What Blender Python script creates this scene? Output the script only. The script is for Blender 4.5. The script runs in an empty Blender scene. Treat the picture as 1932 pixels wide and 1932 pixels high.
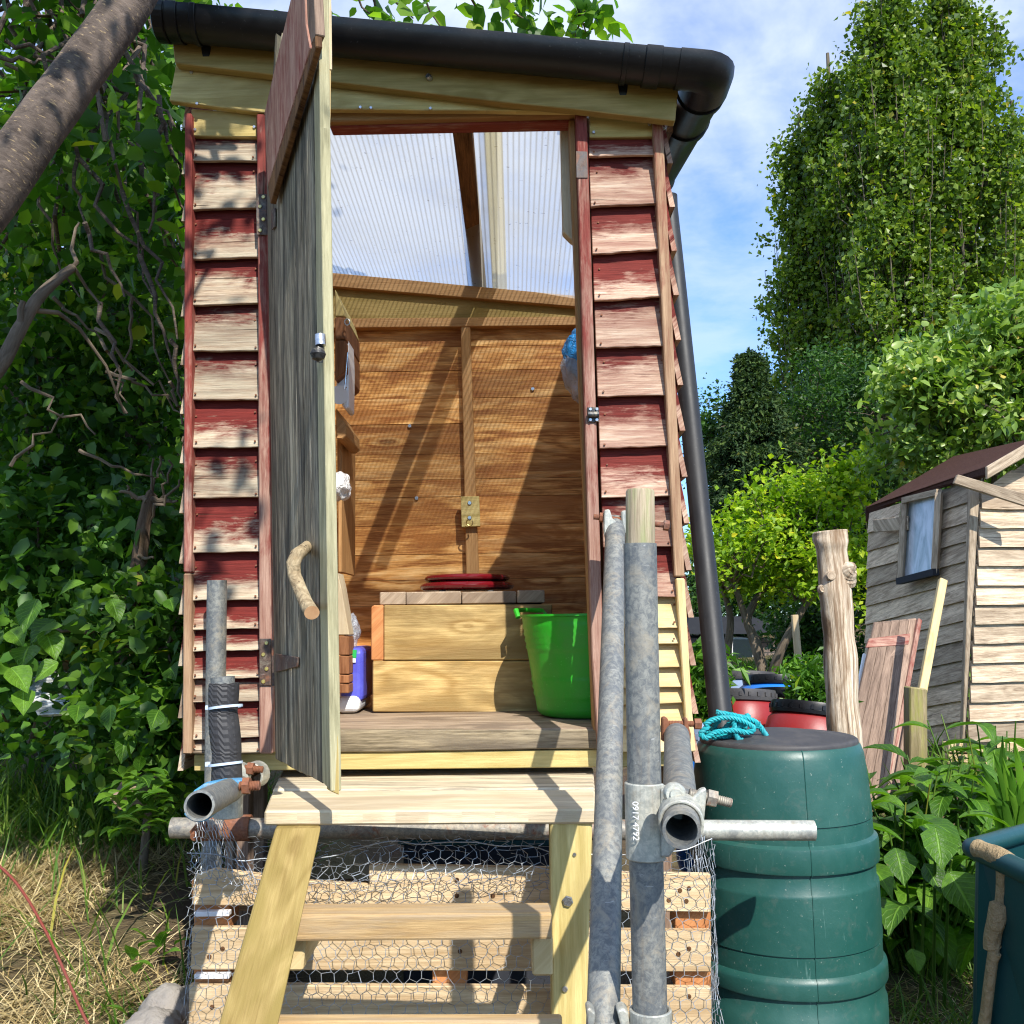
import bpy, bmesh, math, random
import numpy as np
from mathutils import Vector, Matrix, noise as mnoise
random.seed(7); RNG = np.random.default_rng(11)
SC = bpy.context.scene; COL = SC.collection
V = Vector
PI = math.pi
# ------------------------------------------------------------------ camera
H = 1.25; PITCH = math.radians(6.0); ROLL = math.radians(0.9); F = 1900.0; C0 = 966.0
FW = V((0, math.cos(PITCH), math.sin(PITCH))); UP0 = V((0, -math.sin(PITCH), math.cos(PITCH))); RX0 = V((1, 0, 0))
RIGHT = RX0*math.cos(ROLL) - UP0*math.sin(ROLL); UPV = RX0*math.sin(ROLL) + UP0*math.cos(ROLL)
EYE = V((0, 0, H))
def ray(u, v):
    return RIGHT*((u-C0)/F) + UPV*((C0-v)/F) + FW
def P(u, v, Y):
    d = ray(u, v); return EYE + d*(Y/d.y)
def PN(u, v, p0, n):
    d = ray(u, v); return EYE + d*((p0-EYE).dot(n)/d.dot(n))
cam = bpy.data.cameras.new('camera'); camo = bpy.data.objects.new('camera', cam); COL.objects.link(camo)
M = Matrix.Identity(4)
for i in range(3):
    M[i][0] = RIGHT[i]; M[i][1] = UPV[i]; M[i][2] = -FW[i]; M[i][3] = EYE[i]
camo.matrix_world = M
cam.sensor_width = 36; cam.lens = 36*F/1932; cam.clip_start = 0.02; cam.clip_end = 3000
SC.camera = camo
# ------------------------------------------------------------------ light
AZ = math.radians(21.5); EL = math.radians(43)
SUN = V((math.sin(AZ)*math.cos(EL), -math.cos(AZ)*math.cos(EL), math.sin(EL)))   # towards the sun
ld = bpy.data.lights.new('sun', 'SUN'); ld.energy = 4.6; ld.angle = math.radians(0.53); ld.color = (1.0, 0.955, 0.88)
lo = bpy.data.objects.new('sun', ld); COL.objects.link(lo); lo.rotation_euler = SUN.to_track_quat('Z', 'Y').to_euler(); lo.location = (3, -6, 8)
SC.view_settings.view_transform = 'Standard'; SC.view_settings.look = 'None'; SC.view_settings.exposure = 0.55; SC.view_settings.gamma = 1.0
SC.render.engine = 'CYCLES'
cy = SC.cycles
cy.filter_width = 1.15; cy.use_denoising = True; cy.max_bounces = 8; cy.diffuse_bounces = 4; cy.glossy_bounces = 3; cy.transmission_bounces = 4; cy.transparent_max_bounces = 12
cy.sample_clamp_indirect = 6.0; cy.caustics_reflective = False; cy.caustics_refractive = False
try: cy.denoiser = 'OPENIMAGEDENOISE'; cy.denoising_input_passes = 'RGB_ALBEDO_NORMAL'
except Exception: pass
# ------------------------------------------------------------------ node helper
class NT:
    def __init__(s, tree): s.t = tree; s.n = tree.nodes; s.l = tree.links
    def new(s, typ, **kw):
        n = s.n.new(typ)
        for k, v in kw.items():
            if k.startswith('in_'):
                key = k[3:]
                n.inputs[int(key) if key.isdigit() else key.replace('_', ' ')].default_value = v
            else: setattr(n, k, v)
        return n
    def link(s, a, b): s.l.new(a, b)
    def math(s, op, a, b=None, c=None, clamp=False):
        n = s.n.new('ShaderNodeMath'); n.operation = op; n.use_clamp = clamp
        for i, x in enumerate((a, b, c)):
            if x is None: continue
            if isinstance(x, (int, float)): n.inputs[i].default_value = x
            else: s.link(x, n.inputs[i])
        return n.outputs[0]
    def mix(s, fac, a, b, blend='MIX'):
        n = s.n.new('ShaderNodeMix'); n.data_type = 'RGBA'; n.blend_type = blend
        for idx, x in ((0, fac), (6, a), (7, b)):
            if isinstance(x, (int, float)): n.inputs[idx].default_value = x
            elif isinstance(x, tuple): n.inputs[idx].default_value = x if len(x) == 4 else x+(1,)
            else: s.link(x, n.inputs[idx])
        return n.outputs[2]
    def ramp(s, fac, stops):
        n = s.n.new('ShaderNodeValToRGB'); e = n.color_ramp.elements
        while len(e) < len(stops): e.new(0.5)
        for el, (p, c) in zip(e, stops):
            el.position = p; el.color = (c, c, c, 1) if isinstance(c, (int, float)) else c+(1,)
        s.link(fac, n.inputs[0]); return n.outputs[0]
    def noise(s, vec, scale, detail=4, rough=0.55, dist=0.0, mul=None):
        if mul:
            m = s.n.new('ShaderNodeVectorMath'); m.operation = 'MULTIPLY'; s.link(vec, m.inputs[0]); m.inputs[1].default_value = mul; vec = m.outputs[0]
        n = s.n.new('ShaderNodeTexNoise'); n.inputs['Scale'].default_value = scale; n.inputs['Detail'].default_value = detail
        n.inputs['Roughness'].default_value = rough; n.inputs['Distortion'].default_value = dist; s.link(vec, n.inputs['Vector']); return n.outputs[0]
    def vmul(s, vec, mul):
        m = s.n.new('ShaderNodeVectorMath'); m.operation = 'MULTIPLY'; s.link(vec, m.inputs[0]); m.inputs[1].default_value = mul; return m.outputs[0]
def newmat(name, rough=0.6, metal=0.0, spec=0.4):
    m = bpy.data.materials.new(name); m.use_nodes = True; t = NT(m.node_tree)
    b = t.n['Principled BSDF']; b.inputs['Roughness'].default_value = rough; b.inputs['Metallic'].default_value = metal
    b.inputs['Specular IOR Level'].default_value = spec
    return m, t, b
def bump(t, b, h, strength=0.3, dist=0.01):
    n = t.new('ShaderNodeBump'); n.inputs['Strength'].default_value = strength; n.inputs['Distance'].default_value = dist
    t.link(h, n.inputs['Height']); t.link(n.outputs[0], b.inputs['Normal'])
def attr(t, name): return t.new('ShaderNodeAttribute', attribute_name=name).outputs['Fac']
# ------------------------------------------------------------------ materials
def wood(name, dark, light, mid=None, rough=0.75, contrast=1.0, weather=None, knots=0.0, knotcol=(0.09, 0.04, 0.015), red=None, crack=0.0, bumps=0.35, rings=0.5, stain=None, tint=0.25, figure=9.0, streak=None):
    """grain along U (metres)."""
    m, t, b = newmat(name, rough, 0, 0.25)
    uv = t.new('ShaderNodeUVMap', uv_map='UVMap').outputs[0]
    fine = t.noise(uv, 1, 7, 0.7, 0.15, mul=(9, 190, 1)); micro = t.noise(uv, 1, 3, 0.6, 0.0, mul=(28, 430, 1))
    mid_n = t.noise(uv, 1, 5, 0.65, 0.5, mul=(2.4, 34, 1)); fig = t.noise(uv, 1, 3, 0.5, 0.7, mul=(1.3, figure, 1))
    fine = t.math('MULTIPLY_ADD', fine, 2.2, -0.6); mid_n = t.math('MULTIPLY_ADD', mid_n, 1.9, -0.45)
    ph = t.math('MULTIPLY', fig, 30.0); kk = None
    if knots:
        kv = t.new('ShaderNodeTexVoronoi', feature='F1'); kv.inputs['Scale'].default_value = 1.0; kv.inputs['Randomness'].default_value = 1.0
        wv = t.new('ShaderNodeVectorMath', operation='ADD'); t.link(t.vmul(uv, (2.7, 8.5, 1)), wv.inputs[0])
        nn = t.new('ShaderNodeTexNoise'); nn.inputs['Scale'].default_value = 14; t.link(uv, nn.inputs['Vector']); t.link(t.vmul(nn.outputs[1], (0.09, 0.09, 0)), wv.inputs[1]); t.link(wv.outputs[0], kv.inputs['Vector'])
        kd = kv.outputs['Distance']; ph = t.math('ADD', ph, t.math('MULTIPLY', t.math('POWER', 2.718, t.math('MULTIPLY', kd, -5.5)), 17.0))
        gate = t.ramp(kv.outputs['Color'], [(0.42, 0.0), (0.45, 1.0)])
        kk = t.math('MULTIPLY', t.ramp(kd, [(0.03, 1.0), (0.085, 0.6), (0.20, 0.0)]), gate)
    ring = t.math('POWER', t.math('MULTIPLY_ADD', t.math('SINE', ph), 0.5, 0.5), 1.6)
    f = t.math('MULTIPLY_ADD', fine, 0.62*contrast, 0.5-0.31*contrast)
    f = t.math('ADD', f, t.math('MULTIPLY_ADD', micro, 0.5*contrast, -0.25*contrast))
    f = t.math('ADD', f, t.math('MULTIPLY_ADD', mid_n, 0.55*contrast, -0.275*contrast))
    f = t.math('ADD', f, t.math('MULTIPLY_ADD', ring, -0.42*rings, 0.17*rings), clamp=True)
    stops = [(0.12, dark), (0.88, light)] if mid is None else [(0.1, dark), (0.5, mid), (0.9, light)]
    col = t.ramp(f, stops)
    if stain:   # (colour, amount): broad blotches soaked into the timber
        s = t.ramp(t.noise(uv, 1, 4, 0.6, 1.2, mul=(2.2, 6, 1)), [(0.5-0.22*stain[1], 0.0), (0.63, 1.0)])
        col = t.mix(t.math('MULTIPLY', s, 0.85), col, stain[0])
    if streak:
        s = t.ramp(t.noise(uv, 1, 5, 0.65, 0.9, mul=(1.3, 16, 1)), [(0.50, 0.0), (0.60, 1.0)]); s2 = t.ramp(t.noise(uv, 1, 4, 0.7, 0.5, mul=(3.5, 70, 1)), [(0.46, 0.0), (0.60, 1.0)])
        col = t.mix(t.math('MULTIPLY', s, streak[1]), col, streak[0]); col = t.mix(t.math('MULTIPLY', s2, streak[1]*0.6), col, streak[0])
    if weather:
        s = t.ramp(t.noise(uv, 1, 5, 0.7, 0.4, mul=(3, 30, 1)), [(0.42, 0.0), (0.62, 1.0)])
        col = t.mix(t.math('MULTIPLY', s, weather[1]), col, weather[0])
    if red:     # paint surviving where the board was sheltered (wear: 0 lower edge .. 1 upper edge)
        w = attr(t, 'wear'); r = attr(t, 'rnd')
        n = t.noise(uv, 1, 8, 0.75, 0.4, mul=(13, 95, 1)); n2 = t.noise(uv, 1, 4, 0.65, 0.6, mul=(6, 13, 1))
        k = t.math('ADD', w, t.math('MULTIPLY_ADD', n, 1.0, -0.5)); k = t.math('ADD', k, t.math('MULTIPLY_ADD', n2, 0.9, -0.45))
        k = t.math('ADD', k, t.math('MULTIPLY_ADD', r, 0.42, -0.21))
        k = t.ramp(k, [(0.28, 0.0), (0.45, 0.5), (0.60, 1.0)])
        rc = t.mix(fine, red[0], red[1])
        col = t.mix(k, col, rc)
    h = t.math('MULTIPLY_ADD', fine, 0.7, t.math('MULTIPLY', mid_n, 0.5))
    if crack:
        cn = t.noise(uv, 1, 4, 0.7, 0.3, mul=(2.2, 60, 1))
        ck = t.ramp(cn, [(0.33-0.06*(1-crack), 1.0), (0.36, 0.0)])
        col = t.mix(t.math('MULTIPLY', ck, 0.75), col, (0.03, 0.018, 0.01)); h = t.math('MULTIPLY_ADD', ck, -1.2, h)
    if knots:
        col = t.mix(t.math('MULTIPLY', kk, knots), col, knotcol)
    rn = attr(t, 'rnd')
    hsv = t.new('ShaderNodeHueSaturation'); t.link(col, hsv.inputs['Color']); t.link(t.math('MULTIPLY_ADD', rn, tint*1.6, 1-0.8*tint), hsv.inputs['Value'])
    t.link(hsv.outputs[0], b.inputs['Base Color']); bump(t, b, h, bumps, 0.004)
    return m
def plastic(name, col, rough=0.4, spec=0.5, dirt=None, scale=6.0, dirtamt=0.5, bumps=0.05, sss=0):
    m, t, b = newmat(name, rough, 0, spec)
    o = t.new('ShaderNodeNewGeometry').outputs['Position']
    n = t.noise(o, scale, 6, 0.65, 0.5); k = t.ramp(n, [(0.45, 0.0), (0.75, 1.0)])
    c = t.mix(t.math('MULTIPLY', k, dirtamt), col, dirt or tuple(x*0.75+0.03 for x in col))
    sp = t.ramp(t.noise(o, 160, 2, 0.6), [(0.69, 0.0), (0.74, 1.0)])
    c = t.mix(t.math('MULTIPLY', sp, 0.35), c, tuple(min(1, x*1.6+0.12) for x in col))
    t.link(c, b.inputs['Base Color']); t.link(t.math('MULTIPLY_ADD', n, 0.3, rough-0.15), b.inputs['Roughness'])
    bump(t, b, t.noise(o, 45, 4, 0.6), bumps, 0.01)
    return m
def galv(name, base=(0.145, 0.153, 0.152), light=(0.28, 0.28, 0.25), rust=0.0, rough=0.55, metal=0.3):
    m, t, b = newmat(name, rough, metal, 0.5)
    o = t.new('ShaderNodeNewGeometry').outputs['Position']
    n1 = t.noise(o, 105, 6, 0.75, 0.5); n2 = t.noise(o, 14, 5, 0.65, 0.4)
    c = t.mix(t.ramp(n1, [(0.42, 0.0), (0.58, 1.0)]), base, light)
    c = t.mix(t.math('MULTIPLY', t.ramp(n2, [(0.45, 0.0), (0.62, 1.0)]), 0.5), c, (0.105, 0.118, 0.132))
    c = t.mix(t.math('MULTIPLY', t.ramp(t.noise(o, 22, 5, 0.7, 1.0), [(0.52, 0.0), (0.66, 1.0)]), 0.6), c, (0.36, 0.315, 0.235))
    run = t.math('MULTIPLY', t.ramp(t.noise(o, 1, 4, 0.65, 0.3, mul=(55, 55, 4)), [(0.58, 0.0), (0.72, 1.0)]), 0.35); c = t.mix(run, c, (0.27, 0.20, 0.13))
    scr = t.ramp(t.noise(o, 1, 3, 0.6, 1.2, mul=(30, 30, 150)), [(0.68, 0.0), (0.72, 1.0)]); c = t.mix(t.math('MULTIPLY', scr, 0.5), c, (0.5, 0.5, 0.48))
    if rust:
        rk = t.ramp(t.noise(o, 18, 6, 0.75, 0.6), [(0.62-0.35*rust, 0.0), (0.72-0.25*rust, 1.0)])
        rc = t.mix(n1, (0.12, 0.035, 0.014), (0.32, 0.13, 0.06)); c = t.mix(rk, c, rc)
        t.link(t.math('MULTIPLY_ADD', rk, -metal, metal), b.inputs['Metallic'])
    t.link(c, b.inputs['Base Color']); t.link(t.math('MULTIPLY_ADD', n1, 0.3, rough-0.12), b.inputs['Roughness'])
    bump(t, b, n1, 0.12, 0.003)
    return m
def leafmat(name, c_dark, c_mid, c_light, trans=0.35, rough=0.45, veins=False):
    m, t, b = newmat(name, rough, 0, 0.35)
    r = t.new('ShaderNodeNewGeometry').outputs['Random Per Island']
    o = t.new('ShaderNodeNewGeometry').outputs['Position']; dn = t.noise(o, 2.3, 3, 0.6)
    r = t.math('ADD', r, t.math('MULTIPLY_ADD', dn, 1.3, -0.65), clamp=True)
    c = t.ramp(r, [(0.0, c_dark), (0.55, c_mid), (1.0, c_light)])
    if veins:
        uv = t.new('ShaderNodeUVMap', uv_map='UVMap').outputs[0]; s_ = t.new('ShaderNodeSeparateXYZ'); t.link(uv, s_.inputs[0]); av = t.math('ABSOLUTE', s_.outputs[1])
        fr = t.math('FRACT', t.math('MULTIPLY_ADD', s_.outputs[0], 8.0, t.math('MULTIPLY', av, -2.2))); vn = t.ramp(t.math('ABSOLUTE', t.math('SUBTRACT', fr, 0.5)), [(0.0, 1.0), (0.14, 0.0)])
        vn = t.math('MAXIMUM', t.math('MULTIPLY', vn, 0.55), t.ramp(av, [(0.03, 1.0), (0.10, 0.0)]))
        fn = t.noise(o, 55, 4, 0.65); c = t.mix(t.math('MULTIPLY', t.ramp(fn, [(0.42, 0.0), (0.66, 1.0)]), 0.45), c, c_dark)
        hole = t.ramp(t.noise(o, 30, 3, 0.6), [(0.70, 0.0), (0.73, 1.0)]); c = t.mix(t.math('MULTIPLY', hole, 0.7), c, (0.20, 0.15, 0.05))
        c = t.mix(t.math('MULTIPLY', vn, 0.55), c, tuple(min(1, x*1.7+.02) for x in c_light)); bump(t, b, t.math('ADD', fn, t.math('MULTIPLY', vn, -0.8)), 0.5, 0.006)
    else:
        yl = t.ramp(t.new('ShaderNodeNewGeometry').outputs['Random Per Island'], [(0.986, 0.0), (0.989, 1.0)]); c = t.mix(t.math('MULTIPLY', yl, 0.5), c, tuple(min(1, x*q) for x, q in zip(c_light, (2.6, 1.3, 1.0))))
    t.link(c, b.inputs['Base Color'])
    tr = t.new('ShaderNodeBsdfTranslucent'); t.link(t.mix(1.0, c, (1.6, 1.75, 0.55), 'MULTIPLY'), tr.inputs['Color'])
    mx = t.new('ShaderNodeMixShader'); mx.inputs[0].default_value = trans
    t.link(b.outputs[0], mx.inputs[1]); t.link(tr.outputs[0], mx.inputs[2]); t.link(mx.outputs[0], t.n['Material Output'].inputs[0])
    return m
def bark(name, dark, light, scale=(8, 8, 8), rings=None, bumps=0.6, moss=None):
    m, t, b = newmat(name, 0.85, 0, 0.2)
    uv = t.new('ShaderNodeUVMap', uv_map='UVMap').outputs[0]
    n = t.noise(uv, 1, 6, 0.7, 0.5, mul=scale); n2 = t.noise(uv, 1, 3, 0.6, 0.4, mul=(3, 6, 1))
    c = t.mix(t.ramp(n, [(0.3, 0.0), (0.7, 1.0)]), dark, light)
    c = t.mix(t.math('MULTIPLY', t.ramp(n2, [(0.5, 0.0), (0.7, 1.0)]), 0.5), c, tuple(min(1, x*1.9) for x in light))
    if rings:   # lenticels: short dashes round the trunk
        ln = t.noise(uv, 1, 3, 0.6, 0.0, mul=rings); lk = t.ramp(ln, [(0.6, 0.0), (0.66, 1.0)])
        c = t.mix(t.math('MULTIPLY', lk, 0.8), c, (0.34, 0.25, 0.14))
        lk2 = t.ramp(ln, [(0.3, 1.0), (0.36, 0.0)]); c = t.mix(t.math('MULTIPLY', lk2, 0.8), c, (0.03, 0.02, 0.015))
    t.link(c, b.inputs['Base Color']); bump(t, b, n, bumps, 0.01)
    return m
MT = {}
MT['clad'] = wood('weathered_red_cladding', (0.24, 0.15, 0.10), (0.66, 0.56, 0.42), mid=(0.50, 0.38, 0.26), red=((0.062, 0.007, 0.006), (0.20, 0.026, 0.019)), crack=1.0, streak=((0.20, 0.13, 0.09), 0.6), weather=((0.50, 0.46, 0.34), 0.6), contrast=1.15, bumps=0.6, tint=0.3)
MT['clad_r'] = wood('faded_pink_cladding', (0.30, 0.16, 0.11), (0.68, 0.53, 0.40), mid=(0.52, 0.35, 0.25), red=((0.07, 0.009, 0.007), (0.21, 0.032, 0.023)), crack=0.95, streak=((0.27, 0.11, 0.08), 0.5), contrast=1.1, bumps=0.6, tint=0.25)
MT['redpost'] = wood('worn_red_batten', (0.24, 0.10, 0.07), (0.56, 0.36, 0.27), red=((0.15, 0.022, 0.018), (0.32, 0.075, 0.055)), crack=0.4, contrast=1.0)
MT['palebatten'] = wood('faded_batten', (0.30, 0.16, 0.09), (0.60, 0.40, 0.24), red=((0.22, 0.06, 0.04), (0.40, 0.14, 0.09)), crack=0.3)
MT['new'] = wood('new_softwood', (0.52, 0.36, 0.15), (0.78, 0.62, 0.33), contrast=0.65, knots=0.5, knotcol=(0.22, 0.10, 0.03), rings=0.6, tint=0.16)
MT['pale'] = wood('pale_sawn_board', (0.60, 0.48, 0.30), (0.84, 0.74, 0.52), contrast=0.6, knots=0.6, knotcol=(0.36, 0.2, 0.09), rings=0.5, stain=((0.50, 0.40, 0.27), 0.15), streak=((0.46, 0.35, 0.20), 0.4), weather=((0.42, 0.34, 0.24), 0.35), tint=0.12)
MT['palegrey'] = wood('stained_sawn_board', (0.50, 0.40, 0.26), (0.82, 0.72, 0.52), contrast=0.7, knots=0.4, rings=0.4, weather=((0.20, 0.17, 0.13), 0.75), tint=0.1)
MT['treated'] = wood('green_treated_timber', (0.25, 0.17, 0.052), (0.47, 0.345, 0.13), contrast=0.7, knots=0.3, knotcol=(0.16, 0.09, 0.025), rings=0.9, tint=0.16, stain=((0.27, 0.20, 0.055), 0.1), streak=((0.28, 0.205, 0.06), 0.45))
MT['treated_lit'] = wood('sunlit_treated_board', (0.46, 0.35, 0.115), (0.74, 0.60, 0.26), contrast=0.7, knots=0.3, knotcol=(0.2, 0.11, 0.03), rings=1.0, tint=0.12, streak=((0.38, 0.28, 0.09), 0.45), stain=((0.40, 0.30, 0.12), 0.12))  # copy of the treated timber with sunlit brightness put into its yellow colour
MT['grey'] = wood('silvered_door_board', (0.06, 0.05, 0.036), (0.60, 0.51, 0.36), mid=(0.31, 0.26, 0.18), contrast=1.5, streak=((0.035, 0.035, 0.03), 0.75), crack=0.75, bumps=0.7, rings=0.5, tint=0.3, weather=((0.16, 0.15, 0.09), 0.4))
MT['greengrey'] = wood('greenish_door_stile', (0.20, 0.185, 0.105), (0.50, 0.46, 0.28), contrast=0.9, bumps=0.5)
MT['inner'] = wood('stained_inner_boards', (0.32, 0.115, 0.026), (0.94, 0.60, 0.25), mid=(0.78, 0.40, 0.115), contrast=1.25, knots=0.75, knotcol=(0.07, 0.02, 0.006), stain=((0.40, 0.155, 0.035), 0.2), rough=0.5, rings=1.1, tint=0.25, figure=6, streak=((0.25, 0.085, 0.018), 0.6))
MT['batten_in'] = wood('brown_inner_batten', (0.27, 0.13, 0.045), (0.50, 0.29, 0.12), contrast=0.8, rough=0.55)
MT['rafter'] = wood('rough_brown_rafter', (0.07, 0.03, 0.012), (0.30, 0.15, 0.06), contrast=1.2, bumps=0.6)
MT['box'] = wood('scaffold_plank_box', (0.36, 0.22, 0.07), (0.70, 0.50, 0.21), contrast=0.9, knots=0.8, knotcol=(0.17, 0.07, 0.02), rings=1.2, rough=0.5, stain=((0.27, 0.18, 0.065), 0.15), figure=5, streak=((0.28, 0.17, 0.06), 0.5))
MT['floor'] = wood('worn_floor_plank', (0.26, 0.185, 0.12), (0.60, 0.47, 0.34), contrast=0.9, stain=((0.20, 0.15, 0.11), 0.0), rings=0.4, streak=((0.22, 0.15, 0.10), 0.5))
MT['floorold'] = wood('old_sill_board', (0.13, 0.10, 0.06), (0.52, 0.42, 0.27), contrast=1.2, crack=0.6, stain=((0.14, 0.11, 0.08), 0.3))
MT['tread'] = wood('tread_timber', (0.34, 0.21, 0.09), (0.66, 0.46, 0.22), contrast=0.8, weather=((0.33, 0.27, 0.20), 0.5), streak=((0.30, 0.19, 0.08), 0.4))
MT['pallet'] = wood('pallet_slat', (0.50, 0.345, 0.18), (0.86, 0.68, 0.43), contrast=0.8, knots=0.6, knotcol=(0.2, 0.09, 0.03), tint=0.2, streak=((0.42, 0.26, 0.12), 0.5))
MT['block'] = wood('pallet_block', (0.36, 0.12, 0.035), (0.66, 0.32, 0.13), contrast=0.7, tint=0.2)
MT['shed'] = wood('silvered_shed_boards', (0.24, 0.17, 0.11), (0.74, 0.60, 0.43), mid=(0.55, 0.43, 0.30), contrast=1.1, crack=0.6, tint=0.4, bumps=0.6, knots=0.5, streak=((0.22, 0.155, 0.10), 0.5))
MT['oldred'] = wood('old_plank_door', (0.11, 0.07, 0.05), (0.36, 0.25, 0.18), contrast=1.0, crack=0.4, tint=0.4)
MT['brick'] = wood('sawn_end_timber', (0.15, 0.055, 0.02), (0.38, 0.17, 0.075), contrast=1.0)
MT['moss'] = wood('mossy_stake', (0.16, 0.13, 0.06), (0.38, 0.30, 0.17), weather=((0.26, 0.28, 0.03), 0.5), streak=((0.14, 0.11, 0.05), 0.5))
MT['plug'] = wood('weathered_round_wood', (0.20, 0.15, 0.09), (0.52, 0.43, 0.30), contrast=1.0, crack=0.5, weather=((0.20, 0.36, 0.08), 0.45))
MT['stick'] = wood('pale_cane', (0.42, 0.30, 0.16), (0.66, 0.52, 0.33), contrast=0.6)
MT['logpost'] = wood('stripped_log', (0.26, 0.17, 0.10), (0.86, 0.76, 0.60), mid=(0.70, 0.57, 0.42), contrast=1.15, crack=0.6, knots=0.5, knotcol=(0.16, 0.09, 0.04), bumps=0.7, figure=14, stain=((0.17, 0.10, 0.05), 0.1), streak=((0.20, 0.12, 0.065), 0.8))
MT['gutter'] = plastic('black_gutter_plastic', (0.004, 0.005, 0.007), 0.36, 0.35, dirt=(0.022, 0.019, 0.018), dirtamt=0.45, scale=4)
MT['downpipe'] = plastic('black_pipe_plastic', (0.014, 0.015, 0.017), 0.52, 0.38, dirt=(0.04, 0.04, 0.04), dirtamt=0.4)
MT['lid'] = plastic('black_lid_plastic', (0.045, 0.043, 0.045), 0.6, 0.4, dirt=(0.11, 0.10, 0.09), dirtamt=0.6, scale=12)
m, t, b = newmat('dull_green_plastic', 0.42, 0, 0.5); o = t.new('ShaderNodeNewGeometry').outputs['Position']
n = t.noise(o, 5, 6, 0.65, 0.5); c = t.mix(t.math('MULTIPLY', t.ramp(n, [(0.42, 0.0), (0.72, 1.0)]), 0.6), (0.014, 0.078, 0.063), (0.036, 0.118, 0.098))
sc1 = t.ramp(t.noise(o, 1, 4, 0.6, 1.5, mul=(60, 60, 5)), [(0.66, 0.0), (0.70, 1.0)]); sc2 = t.ramp(t.noise(o, 1, 4, 0.6, 1.5, mul=(14, 14, 110)), [(0.67, 0.0), (0.72, 1.0)]); msk = t.ramp(t.noise(o, 9, 3, 0.6), [(0.48, 0.0), (0.62, 1.0)])
c = t.mix(t.math('MULTIPLY', t.math('MULTIPLY', t.math('MAXIMUM', sc1, sc2), msk), 0.5), c, (0.13, 0.24, 0.21))
spk = t.ramp(t.noise(o, 120, 2, 0.6), [(0.70, 0.0), (0.74, 1.0)]); c = t.mix(t.math('MULTIPLY', spk, 0.5), c, (0.30, 0.33, 0.28))
dst = t.ramp(t.noise(o, 26, 5, 0.7, 0.4), [(0.55, 0.0), (0.72, 1.0)]); c = t.mix(t.math('MULTIPLY', dst, 0.35), c, (0.10, 0.13, 0.11))
t.link(c, b.inputs['Base Color']); t.link(t.math('MULTIPLY_ADD', n, 0.35, 0.26), b.inputs['Roughness']); bump(t, b, t.noise(o, 30, 5, 0.65), 0.08, 0.01); MT['butt'] = m
MT['tub'] = plastic('bright_green_rubber', (0.030, 0.40, 0.022), 0.42, 0.45, dirt=(0.085, 0.30, 0.05), dirtamt=0.65, scale=9, bumps=0.12)
MT['red'] = plastic('red_barrel_plastic', (0.25, 0.012, 0.011), 0.45, 0.5, dirt=(0.17, 0.018, 0.016), dirtamt=0.5)
MT['blue'] = plastic('blue_barrel_plastic', (0.012, 0.17, 0.62), 0.3, 0.5)
MT['greyblue'] = plastic('grey_barrel_plastic', (0.22, 0.29, 0.42), 0.4, 0.5)
MT['tyre'] = plastic('black_tyre_rubber', (0.035, 0.034, 0.036), 0.6, 0.4, dirt=(0.075, 0.072, 0.07), dirtamt=0.6, scale=14)
MT['white'] = plastic('white_plastic', (0.80, 0.80, 0.80), 0.4, 0.4, dirt=(0.6, 0.6, 0.6), dirtamt=0.3)
MT['tie'] = plastic('pale_blue_tie', (0.55, 0.66, 0.80), 0.35, 0.4)
MT['rope'] = plastic('teal_rope', (0.015, 0.36, 0.40), 0.6, 0.3, dirt=(0.06, 0.22, 0.27), dirtamt=0.6, scale=30)
MT['bin'] = plastic('dark_teal_plastic', (0.005, 0.052, 0.056), 0.45, 0.4, dirt=(0.018, 0.07, 0.075), dirtamt=0.5, scale=7)
MT['maroon'] = plastic('maroon_gloss', (0.13, 0.004, 0.008), 0.13, 0.6, dirtamt=0.1)
MT['purple'] = plastic('purple_pack', (0.085, 0.09, 0.52), 0.3, 0.5, dirt=(0.16, 0.18, 0.70), dirtamt=0.7, scale=14)
MT['greenlabel'] = plastic('green_label', (0.03, 0.42, 0.10), 0.4)
MT['yellow'] = plastic('yellow_label', (0.75, 0.55, 0.03), 0.5)
MT['tube'] = galv('galvanised_tube')
MT['tubeold'] = galv('dusty_tube', (0.22, 0.20, 0.17), (0.38, 0.34, 0.27), rust=0.22, metal=0.3)
MT['coupler'] = galv('zinc_coupler', (0.40, 0.41, 0.36), (0.56, 0.55, 0.47), rough=0.42)
MT['rusty'] = galv('rusty_steel', (0.18, 0.07, 0.04), (0.34, 0.14, 0.08), rust=0.8, rough=0.8, metal=0.3)
MT['bluepaint'] = galv('blue_painted_clamp', (0.03, 0.27, 0.55), (0.10, 0.40, 0.66), rust=0.08, rough=0.55, metal=0.1)
MT['hinge'] = galv('brown_iron_hinge', (0.07, 0.045, 0.035), (0.13, 0.085, 0.065), rust=0.25, rough=0.6, metal=0.4)
MT['blackiron'] = galv('black_iron', (0.02, 0.02, 0.022), (0.05, 0.05, 0.05), rough=0.4, metal=0.5)
MT['brass'] = galv('brass_screw', (0.62, 0.46, 0.12), (0.75, 0.6, 0.22), rough=0.3, metal=0.8)
MT['chrome'] = galv('steel_screw', (0.55, 0.56, 0.58), (0.75, 0.75, 0.76), rough=0.25, metal=0.9)
MT['wire'] = galv('galvanised_wire', (0.24, 0.27, 0.30), (0.42, 0.45, 0.48), rough=0.45, metal=0.5)
MT['scrap'] = galv('white_scrap_sheet', (0.55, 0.57, 0.58), (0.75, 0.76, 0.76), rough=0.35, metal=0.2)
MT['felt'] = plastic('brown_roof_felt', (0.055, 0.026, 0.020), 0.95, 0.1, dirt=(0.10, 0.05, 0.035), dirtamt=0.8, scale=40, bumps=0.5)
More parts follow.
